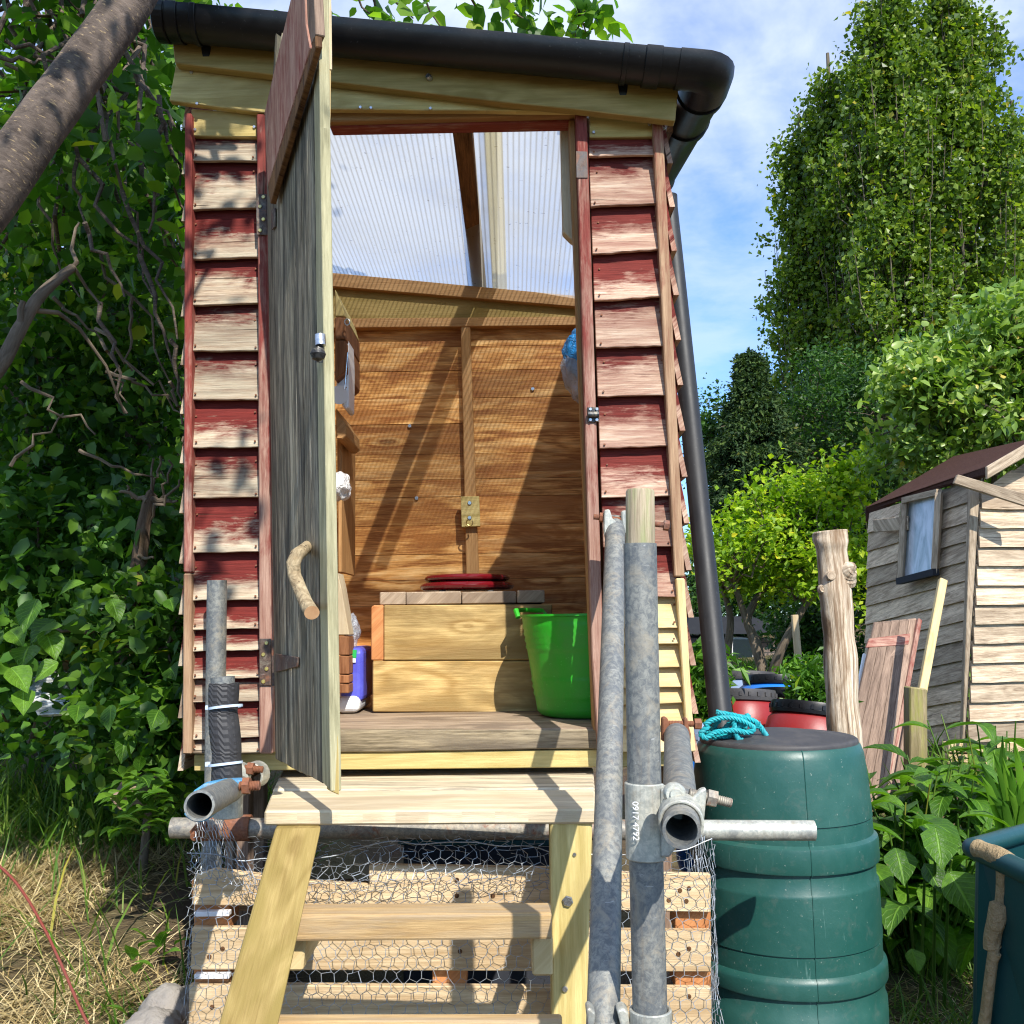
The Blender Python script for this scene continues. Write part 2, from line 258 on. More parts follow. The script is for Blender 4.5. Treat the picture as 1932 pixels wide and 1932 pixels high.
MT['slate'] = plastic('dark_felt', (0.03, 0.033, 0.042), 0.85, 0.2)
MT['leaf_plum'] = leafmat('plum_leaves', (0.026, 0.08, 0.010), (0.07, 0.18, 0.018), (0.20, 0.34, 0.03), 0.52)
MT['leaf_dark'] = leafmat('hedge_leaves', (0.022, 0.066, 0.010), (0.05, 0.135, 0.016), (0.14, 0.26, 0.03), 0.45)
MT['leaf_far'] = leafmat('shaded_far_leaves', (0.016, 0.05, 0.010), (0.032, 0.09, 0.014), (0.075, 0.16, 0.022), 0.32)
MT['leaf_under'] = leafmat('undergrowth_leaves', (0.03, 0.09, 0.012), (0.06, 0.16, 0.02), (0.12, 0.26, 0.03), 0.35)
MT['leaf_pop'] = leafmat('poplar_leaves', (0.045, 0.095, 0.012), (0.115, 0.19, 0.02), (0.26, 0.34, 0.045), 0.36, 0.4)
MT['leaf_con'] = leafmat('conifer_sprays', (0.014, 0.038, 0.010), (0.030, 0.066, 0.013), (0.07, 0.115, 0.02), 0.15, 0.7)
MT['leaf_lime'] = leafmat('lime_green_leaves', (0.12, 0.23, 0.010), (0.25, 0.39, 0.016), (0.44, 0.53, 0.035), 0.4, 0.5)
MT['leaf_apple'] = leafmat('apple_leaves', (0.08, 0.16, 0.02), (0.17, 0.28, 0.04), (0.36, 0.46, 0.13), 0.3, 0.35)
MT['leaf_comfrey'] = leafmat('comfrey_leaves', (0.035, 0.10, 0.010), (0.07, 0.18, 0.014), (0.15, 0.31, 0.025), 0.36, 0.42)
MT['leaf_big'] = leafmat('veined_broad_leaves', (0.030, 0.085, 0.010), (0.07, 0.18, 0.014), (0.14, 0.28, 0.025), 0.36, 0.42, veins=True)
MT['grass'] = leafmat('grass_blades', (0.05, 0.12, 0.012), (0.09, 0.19, 0.02), (0.20, 0.28, 0.05), 0.35, 0.5)
MT['straw'] = leafmat('dry_straw', (0.26, 0.18, 0.07), (0.54, 0.42, 0.20), (0.82, 0.68, 0.40), 0.1, 0.7)
MT['bark_plum'] = bark('plum_bark', (0.045, 0.034, 0.028), (0.145, 0.112, 0.09), (60, 16, 1), rings=(190, 34, 1), bumps=0.5)
MT['bark'] = bark('grey_bark', (0.06, 0.045, 0.03), (0.20, 0.155, 0.11), (9, 50, 1))
MT['bark_pale'] = bark('pale_poplar_bark', (0.06, 0.048, 0.034), (0.18, 0.15, 0.105), (3, 20, 1), bumps=0.2)
MT['bark_dead'] = bark('dead_wood', (0.05, 0.032, 0.022), (0.19, 0.13, 0.085), (9, 60, 1), bumps=0.9)
MT['bark_handle'] = bark('pale_birch_branch', (0.17, 0.115, 0.06), (0.55, 0.43, 0.26), (40, 40, 1), rings=(60, 40, 1), bumps=0.9)
MT['cane'] = plastic('red_bramble', (0.20, 0.035, 0.02), 0.5)
# polycarbonate sheet: ribbed, part clear, part milky
m, t, b = newmat('ribbed_polycarbonate', 0.35, 0, 0.4)
o = t.new('ShaderNodeNewGeometry').outputs['Position']
sx = t.new('ShaderNodeSeparateXYZ'); t.link(o, sx.inputs[0])
st = t.math('MULTIPLY_ADD', t.math('SINE', t.math('MULTIPLY', sx.outputs[0], 2*PI/0.0165)), 0.5, 0.5)
st = t.math('POWER', st, 3.0)
dn = t.noise(o, 2.6, 5, 0.6, 0.6); dirt = t.ramp(dn, [(0.4, 0.0), (0.7, 1.0)])
spk = t.ramp(t.noise(o, 55, 2, 0.5), [(0.70, 0.0), (0.75, 1.0)])
clear = t.ramp(sx.outputs[0], [(0.19, 0.0), (0.21, 1.0)])          # a newer, clearer sheet over the right hand bay
c = t.mix(st, (0.56, 0.55, 0.51), (0.36, 0.35, 0.32)); c = t.mix(t.math('MULTIPLY', dirt, 0.3), c, (0.42, 0.42, 0.38)); c = t.mix(spk, c, (0.2, 0.16, 0.11))
trl = t.new('ShaderNodeBsdfTranslucent'); t.link(c, trl.inputs[0]); t.link(c, b.inputs['Base Color'])
m1 = t.new('ShaderNodeMixShader'); m1.inputs[0].default_value = 0.62; t.link(b.outputs[0], m1.inputs[1]); t.link(trl.outputs[0], m1.inputs[2])
tp = t.new('ShaderNodeBsdfTransparent'); tp.inputs[0].default_value = (0.93, 0.95, 0.97, 1)
fac = t.math('MULTIPLY_ADD', st, -0.30, 0.50); fac = t.math('MULTIPLY', fac, t.math('MULTIPLY_ADD', dirt, -0.25, 1.0)); fac = t.math('MULTIPLY_ADD', clear, 0.10, fac)
m2 = t.new('ShaderNodeMixShader'); t.link(fac, m2.inputs[0]); t.link(m1.outputs[0], m2.inputs[1]); t.link(tp.outputs[0], m2.inputs[2])
t.link(m2.outputs[0], t.n['Material Output'].inputs[0]); MT['poly'] = m
m, t, b = newmat('yellowed_sheet_overlap', 0.4, 0, 0.3); b.inputs['Base Color'].default_value = (0.62, 0.55, 0.33, 1)
trl = t.new('ShaderNodeBsdfTranslucent'); trl.inputs[0].default_value = (0.66, 0.58, 0.36, 1); m1 = t.new('ShaderNodeMixShader'); m1.inputs[0].default_value = 0.75
t.link(b.outputs[0], m1.inputs[1]); t.link(trl.outputs[0], m1.inputs[2]); tp = t.new('ShaderNodeBsdfTransparent'); tp.inputs[0].default_value = (0.95, 0.9, 0.75, 1)
m2 = t.new('ShaderNodeMixShader'); m2.inputs[0].default_value = 0.5; t.link(m1.outputs[0], m2.inputs[1]); t.link(tp.outputs[0], m2.inputs[2]); t.link(m2.outputs[0], t.n['Material Output'].inputs[0]); MT['overlap'] = m
def film(name, col, alpha):
    m, t, b = newmat(name, 0.2, 0, 0.6); b.inputs['Base Color'].default_value = col+(1,)
    tp = t.new('ShaderNodeBsdfTransparent'); mx = t.new('ShaderNodeMixShader'); mx.inputs[0].default_value = alpha
    o = t.new('ShaderNodeNewGeometry').outputs['Position']; bump(t, b, t.noise(o, 38, 3, 0.6, 1.5), 0.9, 0.02)
    t.link(tp.outputs[0], mx.inputs[1]); t.link(b.outputs[0], mx.inputs[2]); t.link(mx.outputs[0], t.n['Material Output'].inputs[0]); return m
MT['bluefilm'] = film('blue_polythene', (0.02, 0.32, 0.80), 0.85); MT['clearfilm'] = film('clear_polythene', (0.6, 0.66, 0.74), 0.45)
MT['whitefilm'] = film('white_polythene', (0.82, 0.80, 0.78), 0.92)
m, t, b = newmat('window_glass', 0.06, 0, 0.8); b.inputs['Base Color'].default_value = (0.02, 0.03, 0.035, 1); MT['glass'] = m
m, t, b = newmat('window_curtain', 0.25, 0, 0.6); o = t.new('ShaderNodeNewGeometry').outputs['Position']
t.link(t.mix(t.ramp(t.noise(o, 3.2, 4, 0.6, 1.2, mul=(2, 2, 0.8)), [(0.35, 0.0), (0.62, 1.0)]), (0.24, 0.29, 0.30), (0.58, 0.62, 0.68)), b.inputs['Base Color']); MT['curtain'] = m
m, t, b = newmat('old_brick', 0.9, 0, 0.2); uv = t.new('ShaderNodeUVMap', uv_map='UVMap').outputs[0]
bt = t.new('ShaderNodeTexBrick'); bt.inputs['Scale'].default_value = 1.0; bt.inputs['Brick Width'].default_value = 0.22; bt.inputs['Row Height'].default_value = 0.075; bt.inputs['Mortar Size'].default_value = 0.01
bt.inputs['Color1'].default_value = (0.14, 0.10, 0.085, 1); bt.inputs['Color2'].default_value = (0.24, 0.19, 0.16, 1); bt.inputs['Mortar'].default_value = (0.07, 0.065, 0.06, 1)
t.link(uv, bt.inputs['Vector']); t.link(bt.outputs[0], b.inputs['Base Color']); MT['oldbrick'] = m
m, t, b = newmat('grey_stone', 0.9, 0, 0.2); o = t.new('ShaderNodeNewGeometry').outputs['Position']; n = t.noise(o, 14, 7, 0.7, 0.3)
t.link(t.mix(n, (0.16, 0.14, 0.12), (0.46, 0.42, 0.37)), b.inputs['Base Color']); bump(t, b, n, 0.8, 0.02); MT['stone'] = m
m, t, b = newmat('soil_ground', 0.95, 0, 0.15); o = t.new('ShaderNodeNewGeometry').outputs['Position']
n = t.noise(o, 7, 8, 0.7, 0.3); n2 = t.noise(o, 1.4, 4, 0.6, 0.5); n3 = t.noise(o, 60, 4, 0.7)
c = t.mix(n, (0.045, 0.028, 0.018), (0.16, 0.11, 0.075)); c = t.mix(t.math('MULTIPLY', t.ramp(n2, [(0.42, 0.0), (0.58, 1.0)]), 0.6), c, t.mix(n3, (0.09, 0.10, 0.03), (0.26, 0.20, 0.10)))
t.link(c, b.inputs['Base Color']); bump(t, b, t.math('ADD', n, t.math('MULTIPLY', n3, 0.4)), 0.9, 0.05); MT['soil'] = m
# clean cut ends
m, t, b = newmat('cut_end', 0.8, 0, 0.2); o = t.new('ShaderNodeNewGeometry').outputs['Position']; n = t.noise(o, 70, 4, 0.6)
t.link(t.mix(n, (0.36, 0.17, 0.08), (0.66, 0.42, 0.22)), b.inputs['Base Color']); MT['cutend'] = m
# ------------------------------------------------------------------ world
w = bpy.data.worlds.new('World'); SC.world = w; w.use_nodes = True; t = NT(w.node_tree)
sky = t.new('ShaderNodeTexSky', sky_type='NISHITA'); sky.sun_disc = False; sky.sun_elevation = EL; sky.sun_rotation = math.radians(180)-AZ
sky.air_density = 1.15; sky.dust_density = 0.15; sky.ozone_density = 3.0
g = t.new('ShaderNodeTexCoord').outputs['Generated']; sp = t.new('ShaderNodeSeparateXYZ'); t.link(g, sp.inputs[0])
zz = t.math('ADD', t.math('MAXIMUM', sp.outputs[2], 0.0), 0.14)
cb = t.new('ShaderNodeCombineXYZ'); t.link(t.math('DIVIDE', sp.outputs[0], zz), cb.inputs[0]); t.link(t.math('DIVIDE', sp.outputs[1], zz), cb.inputs[1])
n1 = t.noise(cb.outputs[0], 1.15, 7, 0.58, 0.5); n2 = t.noise(cb.outputs[0], 6.0, 6, 0.6, 0.3)
cl = t.math('ADD', n1, t.math('MULTIPLY_ADD', n2, 0.30, -0.15))
cl = t.ramp(cl, [(0.30, 0.0), (0.58, 1.0)])
low = t.ramp(sp.outputs[2], [(0.16, 0.22), (0.42, 1.0)])
cl = t.math('MULTIPLY', t.math('MULTIPLY', cl, low), 0.86)
skyc = t.mix(1.0, sky.outputs[0], (0.50, 0.80, 1.18), 'MULTIPLY')
mixc = t.mix(cl, skyc, (4.6, 5.1, 6.0))
bg = t.n['Background']; bg.inputs['Strength'].default_value = 0.15; t.link(mixc, bg.inputs['Color'])
# ------------------------------------------------------------------ mesh builder
def tag(o, label=None, cat=None, group=None, kind=None):
    for k, x in (('label', label), ('category', cat), ('group', group), ('kind', kind)):
        if x: o[k] = x
    return o
def empty(name, loc, label, cat, group=None):
    o = bpy.data.objects.new(name, None); COL.objects.link(o); o.location = loc; o.empty_display_size = 0.05
    return tag(o, label, cat, group)
class MB:
    def __init__(s): s.v = []; s.f = []; s.uv = []; s.wear = []; s.rnd = []; s.sm = []; s.mi = []; s.starts = []
    def raw(s, verts, faces, uvs=None, grain=None, wear=None, rnd=None, smooth=False, mi=0):
        b = len(s.v); s.starts.append((len(s.v), len(s.f))); rnd = random.random() if rnd is None else rnd
        ou, ov = random.uniform(0, 40), random.uniform(0, 40)
        s.v += [tuple(p) for p in verts]; s.rnd += [rnd]*len(verts); s.wear += list(wear) if wear is not None else [0.5]*len(verts)
        for i, f in enumerate(faces):
            s.f.append([b+k for k in f]); s.sm.append(smooth); s.mi.append(mi)
            if uvs is not None: s.uv.append([uvs[k] for k in f] if not isinstance(uvs[0], list) else uvs[i]); continue
            pts = [V(verts[k]) for k in f]; n = V((0, 0, 0))
            for k in range(len(pts)):
                a, c = pts[k], pts[(k+1) % len(pts)]; n += V(((a.y-c.y)*(a.z+c.z), (a.z-c.z)*(a.x+c.x), (a.x-c.x)*(a.y+c.y)))
            if n.length < 1e-12: n = V((0, 0, 1))
            n.normalize(); g = V(grain) if grain is not None else V((1, 0, 0))
            if abs(n.dot(g)) > 0.85:
                e = n.orthogonal().normalized(); c = n.cross(e); s.uv.append([(p.dot(e)*0.6+ou, p.dot(c)*0.6+ov) for p in pts])
            else:
                g2 = (g-n*g.dot(n)).normalized(); c = n.cross(g2); s.uv.append([(p.dot(g2)+ou, p.dot(c)+ov) for p in pts])
        return s
    def prism(s, front, ext, grain=(1, 0, 0), wear=None, rnd=None, mi=0):
        n = len(front); ext = V(ext); vs = [V(p) for p in front]+[V(p)+ext for p in front]
        fs = [list(range(n)), list(range(2*n-1, n-1, -1))]+[[i, i+n, (i+1) % n+n, (i+1) % n] for i in range(n)]
        return s.raw(vs, fs, grain=V(grain).normalized(), wear=None if wear is None else list(wear)*2, rnd=rnd, mi=mi)
    def beam(s, p0, p1, w, h, up=(0, 0, 1), rnd=None, mi=0):
        p0, p1 = V(p0), V(p1); g = (p1-p0).normalized(); r = g.cross(V(up)).normalized(); u = r.cross(g)
        q = [p0+r*a*w/2+u*b*h/2 for a, b in ((-1, -1), (1, -1), (1, 1), (-1, 1))]
        return s.prism(q, p1-p0, g, rnd=rnd, mi=mi)
    def box(s, lo, hi, grain=(1, 0, 0), rnd=None, mi=0):
        lo, hi = V(lo), V(hi); q = [V((lo.x, lo.y, lo.z)), V((hi.x, lo.y, lo.z)), V((hi.x, lo.y, hi.z)), V((lo.x, lo.y, hi.z))]
        return s.prism(q, V((0, hi.y-lo.y, 0)), grain, rnd=rnd, mi=mi)
    def tube(s, path, r, seg=20, cap=True, hollow=0.0, mi=0, noise=0.0, smooth=True):
        path = [V(p) for p in path]; n = len(path); rs = r if isinstance(r, (list, tuple)) else [r]*n
        def ringset(rs):
            vs, uvs = [], []; L = 0; x = None
            for i, p in enumerate(path):
                d = (path[min(i+1, n-1)]-path[max(i-1, 0)]).normalized()
                if x is None: x = d.orthogonal().normalized()
                x = (x-d*x.dot(d)).normalized(); y = d.cross(x)
                if i: L += (p-path[i-1]).length
                for k in range(seg+1):
                    a = 2*PI*k/seg; q = x*math.cos(a)+y*math.sin(a); rr = rs[i]
                    if noise: rr *= 1+noise*mnoise.noise((p+q*rs[i])*(0.35/max(rs[i], 1e-3)))
                    vs.append(p+q*rr); uvs.append((L, 2*PI*max(rs)*k/seg))
            fs = [[i*(seg+1)+k, i*(seg+1)+k+1, (i+1)*(seg+1)+k+1, (i+1)*(seg+1)+k] for i in range(n-1) for k in range(seg)]
            return vs, uvs, fs
        vs, uvs, fs = ringset(rs); o = random.uniform(0, 20); uvs = [(a+o, b+o) for a, b in uvs]
        if hollow:
            v2, u2, f2 = ringset([max(q-hollow, q*0.3) for q in rs]); m = len(vs)
            vs += v2; uvs += u2; fs += [[m+k for k in reversed(f)] for f in f2]; e = (n-1)*(seg+1)
            for k in range(seg):
                fs.append([k+1, k, m+k, m+k+1]); fs.append([e+k, e+k+1, m+e+k+1, m+e+k])
        s.raw(vs, fs, uvs=uvs, smooth=smooth, mi=mi)
        if cap and not hollow:
            for c in (0, n-1):
                base = c*(seg+1); ring = [vs[base+k] for k in range(seg)]
                if c == 0: ring = ring[::-1]
                s.raw(ring, [list(range(seg))], grain=(0, 0, 1), mi=mi if cap is True else cap)
        return s
    def lathe(s, prof, c, seg=48, axis=(0, 0, 1), mi=0, smooth=True):
        """prof: (radius, height) pairs along axis from c."""
        ax = V(axis).normalized(); x = ax.orthogonal().normalized(); y = ax.cross(x); c = V(c); vs, uvs = [], []; L = 0
        for i, (r, h) in enumerate(prof):
            if i: L += math.hypot(r-prof[i-1][0], h-prof[i-1][1])
            for k in range(seg+1):
                a = 2*PI*k/seg; vs.append(c+ax*h+(x*math.cos(a)+y*math.sin(a))*r); uvs.append((r*a, L))
        fs = [[i*(seg+1)+k, i*(seg+1)+k+1, (i+1)*(seg+1)+k+1, (i+1)*(seg+1)+k] for i in range(len(prof)-1) for k in range(seg)]
        return s.raw(vs, fs, uvs=uvs, smooth=smooth, mi=mi)
    def disc(s, c, n, r, h, seg=12, mi=0):
        n = V(n).normalized(); return s.lathe([(0.0001, h), (r*0.8, h), (r, h*0.6), (r, 0)], c, seg, n, mi=mi, smooth=False)
    def build_each(s, name, mats, parent):
        """one object per shape added (screws, knots)."""
        import itertools
        st = s.starts+[(len(s.v), len(s.f))]
        for (v0, f0), (v1, f1) in zip(st[:-1], st[1:]):
            q = MB(); q.v = s.v[v0:v1]; q.f = [[k-v0 for k in f] for f in s.f[f0:f1]]; q.uv = s.uv[f0:f1]; q.wear = s.wear[v0:v1]; q.rnd = s.rnd[v0:v1]; q.sm = s.sm[f0:f1]; q.mi = s.mi[f0:f1]; q.build(name, mats, parent)
    def build(s, name, mats, parent=None, bevel=0.0, label=None, weld=False, seg=1):
        me = bpy.data.meshes.new(name); me.from_pydata(s.v, [], s.f)
        uvl = me.uv_layers.new(name='UVMap'); flat = np.array([c for f in s.uv for p in f for c in p], dtype=np.float32); uvl.data.foreach_set('uv', flat)
        for nm, arr in (('wear', s.wear), ('rnd', s.rnd)):
            a = me.attributes.new(nm, 'FLOAT', 'POINT'); a.data.foreach_set('value', np.array(arr, dtype=np.float32))
        me.polygons.foreach_set('use_smooth', s.sm); me.polygons.foreach_set('material_index', s.mi)
        for m in (mats if isinstance(mats, list) else [mats]): me.materials.append(MT[m] if isinstance(m, str) else m)
        bm = bmesh.new(); bm.from_mesh(me)
        if weld: bmesh.ops.remove_doubles(bm, verts=bm.verts, dist=1e-5)
        bmesh.ops.recalc_face_normals(bm, faces=bm.faces); bm.to_mesh(me); bm.free(); me.update()
        if any(s.sm): me.set_sharp_from_angle(angle=math.radians(38))
        o = bpy.data.objects.new(name, me); COL.objects.link(o)
        if parent is not None:
            o.parent = parent
            p = parent; off = V((0, 0, 0))
            while p is not None: off += p.location; p = p.parent
            o.location = -off if parent.type == 'EMPTY' else V((0, 0, 0))
        if bevel:
            b = o.modifiers.new('edge', 'BEVEL'); b.width = bevel; b.segments = seg; b.limit_method = 'ANGLE'; b.angle_limit = math.radians(40)
        if label: o['label'] = label
        return o
def px(pts, Y):
    """pixel outline on the plane y=Y (or one Y per corner)."""
    return [P(p[0], p[1], Y if not isinstance(Y, (list, tuple)) else Y[i]) for i, p in enumerate(pts)]
def jline(a, b, n=6, amp=1.2):
    """slightly wandering sawn edge from a to b in the outline's plane."""
    return [(a[0]+(b[0]-a[0])*i/n+(random.uniform(-.4, .4) if 0 < i < n else 0), a[1]+(b[1]-a[1])*i/n+random.uniform(-amp, amp)) for i in range(n+1)]
BACK = V((0, 1, 0))
def board(pts, Y, thick, grain=(1, 0, 0), wear=None, mb=None, rnd=None):
    mb = mb or MB(); mb.prism(px(pts, Y), BACK*thick, grain, wear, rnd); return mb
# ================================================================== THE HUT
YF = 2.585                       # face of the hut's front cladding
hut = empty('compost_toilet_hut', (-0.2, 2.6, 0.5), 'tall narrow timber toilet hut with red faded weatherboards, open door and black gutter', 'hut')
def clad(name, rows, xl, xr, mat, Yt=YF+0.012, Yb=YF-0.018, th=0.015, amp=1.2):
    """rows: lower edge heights in order, first entry is the top; xl/xr map v -> u."""
    mb = MB()
    for i in range(len(rows)-1):
        t0, b0 = rows[i], rows[i+1]; tl, tr = t0 if isinstance(t0, tuple) else (t0, t0); bl, br = b0 if isinstance(b0, tuple) else (b0, b0)
        tl -= 9; tr -= 9
        low = jline((xl(bl), bl), (xr(br), br), 7, amp)
        pts = low+[(xr(tr), tr), (xl(tl), tl)]; Ys = [Yb]*len(low)+[Yt, Yt]
        # three strips up the board so that the wear attribute runs evenly
        mb.prism(px(pts, Ys), BACK*th, (1, 0, 0), wear=[0.0]*len(low)+[1.0, 1.0])
    return mb.build(name, mat, hut, bevel=0.0015)
def lin(v0, u0, v1, u1): return lambda v: u0+(u1-u0)*(v-v0)/(v1-v0)
rowsL = [262, (303, 303), (395, 391), (489, 484), (576, 571), (662, 662), (754, 753), (845, 843), (940, 938), (1043, 1041), (1133, 1131), (1188, 1186), (1229, 1226), (1281, 1279), (1325, 1322), (1397, 1390), (1421, 1420)]
cl = clad('front_cladding', rowsL, lin(250, 361, 1420, 360), lin(250, 487, 1420, 494), 'clad', amp=0.9)
rowsR = [258, (294, 291), (389, 383), (479, 470), (567, 559), (656, 652), (748, 745), (846, 840), (938, 936), (1033, 1031), (1127, 1126)]
cr = clad('front_cladding', rowsR, lin(258, 1110, 1127, 1142), lin(258, 1233, 1127, 1278), 'clad_r', amp=1.0)
rowsN = [1124, (1186, 1185), (1215, 1214), (1262, 1258), (1300, 1296), (1331, 1326), (1372, 1368), (1420, 1418)]
cn = clad('front_cladding', rowsN, lin(1120, 1141, 1420, 1128), lin(1120, 1276, 1420, 1295), 'new', amp=0.6)
cn['label'] = 'new pale unpainted lower boards'
nl = MB()
def nails(mb, rows, xl, xr, mat=None):
    for i in range(1, len(rows)):
        bl, br = rows[i] if isinstance(rows[i], tuple) else (rows[i],)*2
        tl = rows[i-1][0] if isinstance(rows[i-1], tuple) else rows[i-1]
        for vv, uu in [q for k, q in enumerate(((bl-9, xl(bl)+9), (br-9, xr(br)-9), (bl-(bl-tl)*0.68, xl(bl)+10), (br-(bl-tl)*0.7, xr(br)-8))) if k < 2 or bl-tl > 60]:
            mb.disc(P(uu+random.uniform(-2, 2), vv+random.uniform(-3, 3), YF-0.019 if vv > bl-12 else YF-0.001), (0, -1, 0.1), 0.0028, 0.003, 8)
nails(nl, rowsL, lin(250, 361, 1420, 360), lin(250, 487, 1420, 494)); nails(nl, rowsR, lin(258, 1110, 1127, 1142), lin(258, 1233, 1127, 1278)); nails(nl, rowsN, lin(1120, 1141, 1420, 1128), lin(1120, 1276, 1420, 1295))
nl.build('nail', 'rusty', cl)
# dark backing skins so that no light leaks between boards
bk = MB(); bk.prism(px([(356, 215), (500, 215), (500, 1422), (352, 1422)], YF+0.034), BACK*0.012, (0, 0, 1)); bk.prism(px([(1104, 212), (1240, 222), (1296, 1422), (1140, 1422)], YF+0.034), BACK*0.012, (0, 0, 1)); bk.build('wall_lining', 'rafter', hut)
# top boards (fresh timber)
board([(361, 205), (484, 214), (485, 258), (359, 256)], YF-0.012, 0.02).build('top_board', 'treated_lit', hut, 0.002)
board([(1112, 208), (1231, 222), (1232, 258), (1112, 259)], YF-0.012, 0.02).build('top_board', 'treated_lit', hut, 0.002)
# vertical battens / posts
def post(pts, Y, th, mat, name, bev=0.003, parent=hut, wear=None):
    return board(pts, Y, th, (0, 0, 1), wear).build(name, mat, parent, bev)
post([(348.5, 213), (361.5, 213), (360.5, 1080), (346, 1080)], YF-0.032, 0.040, 'redpost', 'corner_batten', wear=[.75, .75, .35, .35])
post([(346, 1082), (360.5, 1082), (361, 1423), (344, 1423)], YF-0.032, 0.040, 'palebatten', 'corner_batten', wear=[.5, .5, 0, 0])
post([(484, 214), (499, 214), (516, 1300), (514, 1422), (489, 1422), (487, 600)], YF-0.036, 0.05, 'redpost', 'door_post', wear=[.85, .85, .5, .2, .2, .55])
post([(499.5, 215), (503, 215), (521, 1422), (515, 1422)], YF-0.006, 0.045, 'treated_lit', 'door_lining')
post([(1086, 208), (1107, 210), (1139, 1245), (1143, 1420), (1129, 1420), (1117, 1245)], YF-0.036, 0.05, 'redpost', 'door_post', wear=[.75, .7, .4, .2, .2, .4])
post([(1073, 226), (1085, 226), (1128, 1380), (1119, 1380)], YF+0.012, 0.05, 'batten_in', 'door_lining')
post([(1057, 221), (1072.5, 221), (1083, 455), (1076, 450), (1062, 436)], YF+0.07, 0.04, 'pale', 'offcut_batten')
post([(1231.5, 224), (1250.5, 229), (1292, 1088), (1273, 1088)], YF-0.032, 0.040, 'palebatten', 'corner_batten', wear=[.7, .7, .1, .1])
post([(1275, 1091), (1292, 1091), (1305, 1330), (1313, 1418), (1297, 1420), (1288, 1280)], YF-0.030, 0.040, 'new', 'corner_batten')
# lintels and fascias
board([(622, 231), (1086, 214), (1086, 231), (622, 240)], YF+0.02, 0.05).build('lintel', 'redpost', hut, 0.003)
board([(500, 207), (1090, 206), (1090, 217), (500, 232)], YF-0.004, 0.03).build('lintel', 'batten_in', hut, 0.003)
board(jline((319, 190), (505, 213), 6, .5)+[(560, 213), (560, 144), (332.6, 117)], YF-0.04, 0.024).build('fascia_board', 'treated_lit', hut, 0.002)
board([(560, 205)]+jline((626, 206), (1090, 210), 8, .5)+[(1086, 203), (560, 140)], YF-0.038, 0.022).build('fascia_board', 'treated_lit', hut, 0.002)
board([(330, 119), (322, 50), (560, 62), (943, 92), (1284, 120), (1274, 228), (1085, 206), (943, 192), (628, 154)], YF-0.075, 0.032).build('fascia_board', 'treated', hut, 0.002)
sb = MB()
for u, v in ((361, 137), (372, 196), (487, 211), (812, 148), (812, 205), (680, 203), (1252, 258-15), (1120, 250), (1225, 235), (368, 245), (480, 240), (700, 204)):
    sb.disc(P(u, v, YF-0.079 if v < 160 and u > 600 else YF-0.0405 if v < 208 and u < 900 else YF-0.0125), (0, -1, 0), 0.0045, 0.004, 10)
sb.disc(P(812, 148, YF-0.076), (-.5, -1, .1), 0.008, 0.014, 10)
sb.build_each('screw', 'chrome', hut)
# ---- roof: ribbed polycarbonate on timber rafters
A = P(335, 84, 2.47); B = P(1277, 160, 2.47); Cc = P(1180, 600, 4.02); D = P(470, 497, 4.02)
Cc = V((B.x+0.0, 4.02, Cc.z)); D = V((A.x, 4.02, D.z-0.00))
UPr = (B-A).cross(D-A).normalized()
mb = MB(); nx, ny = 60, 10; vs = []
for j in range(ny+1):
    for i in range(nx+1):
        a, c = i/nx, .055+.945*j/ny; vs.append((A*(1-a)+B*a)*(1-c)+(D*(1-a)+Cc*a)*c-UPr*0.02)
mb.raw(vs, [[j*(nx+1)+i, j*(nx+1)+i+1, (j+1)*(nx+1)+i+1, (j+1)*(nx+1)+i] for j in range(ny) for i in range(nx)], smooth=True)
mb.build('roof_sheet', 'poly', hut)
def roofpt(a, c, h=0.0): return (A*(1-a)+B*a)*(1-c)+(D*(1-a)+Cc*a)*c+UPr*h
def on_roof(u, v, h=0.0): return PN(u, v, A+UPr*h, UPr)
q = [on_roof(849, 215, -0.06), on_roof(887, 215, -0.06), on_roof(917, 556, -0.06), on_roof(893, 553, -0.06)]
mb = MB(); mb.prism(q, UPr*0.03, q[3]-q[0]); mb.build('rafter', 'rafter', hut, 0.003)
q = [on_roof(912, 215, 0.0), on_roof(946, 215, 0.0), on_roof(957, 556, 0.0), on_roof(930, 553, 0.0)]
mb = MB(); mb.prism(q, UPr*0.004, q[3]-q[0]); mb.build('sheet_overlap', 'overlap', hut)
# ---- interior
YB = 3.90
XL, XR = -0.80, 0.395; ZF = P(880, 1377, 2.6).z
ZT = roofpt(0, 1).z
mb = MB()      # back wall: horizontal planks, each a hair apart
zz0 = ZF; k = 0
edges = [P(800, v, YB).z for v in (1330, 1284, 1238, 1190, 1142, 1094, 1046, 992, 938, 905, 857, 800, 752, 700, 655, 600)]
edges = [e for e in edges if e > ZF-0.05]
for z0, z1 in zip(edges[:-1], edges[1:]):
    for x0, x1 in ((XL, P(883, 900, YB).x), (P(883, 900, YB).x, XR)):
        mb.box((x0, YB+random.uniform(0, .003), z0+0.0005), (x1, YB+0.02, z1-0.0005), rnd=random.random())
bw = mb.build('back_wall', 'inner', hut, 0.0008)
board([(600, 560), (1160, 592), (1160, 1420), (600, 1420)], YB+.0215, .01).build('wall_lining', 'rafter', hut)
post([(869, 612), (887, 612), (904, 1100), (880, 1100)], YB-0.04, 0.04, 'batten_in', 'batten', parent=hut)
board([(600, 601), (1130, 597), (1130, 613), (600, 619)], YB-0.045, 0.045).build('top_rail', 'batten_in', hut, 0.002)
board([(600, 532), (1130, 578), (1130, 600), (600, 602)], YB-0.02, 0.02).build('gable_board', 'treated', hut, 0.002)
board([(600, 512), (1130, 562), (1130, 582), (600, 538)], YB-0.05, 0.05).build('purlin', 'batten_in', hut, 0.002)
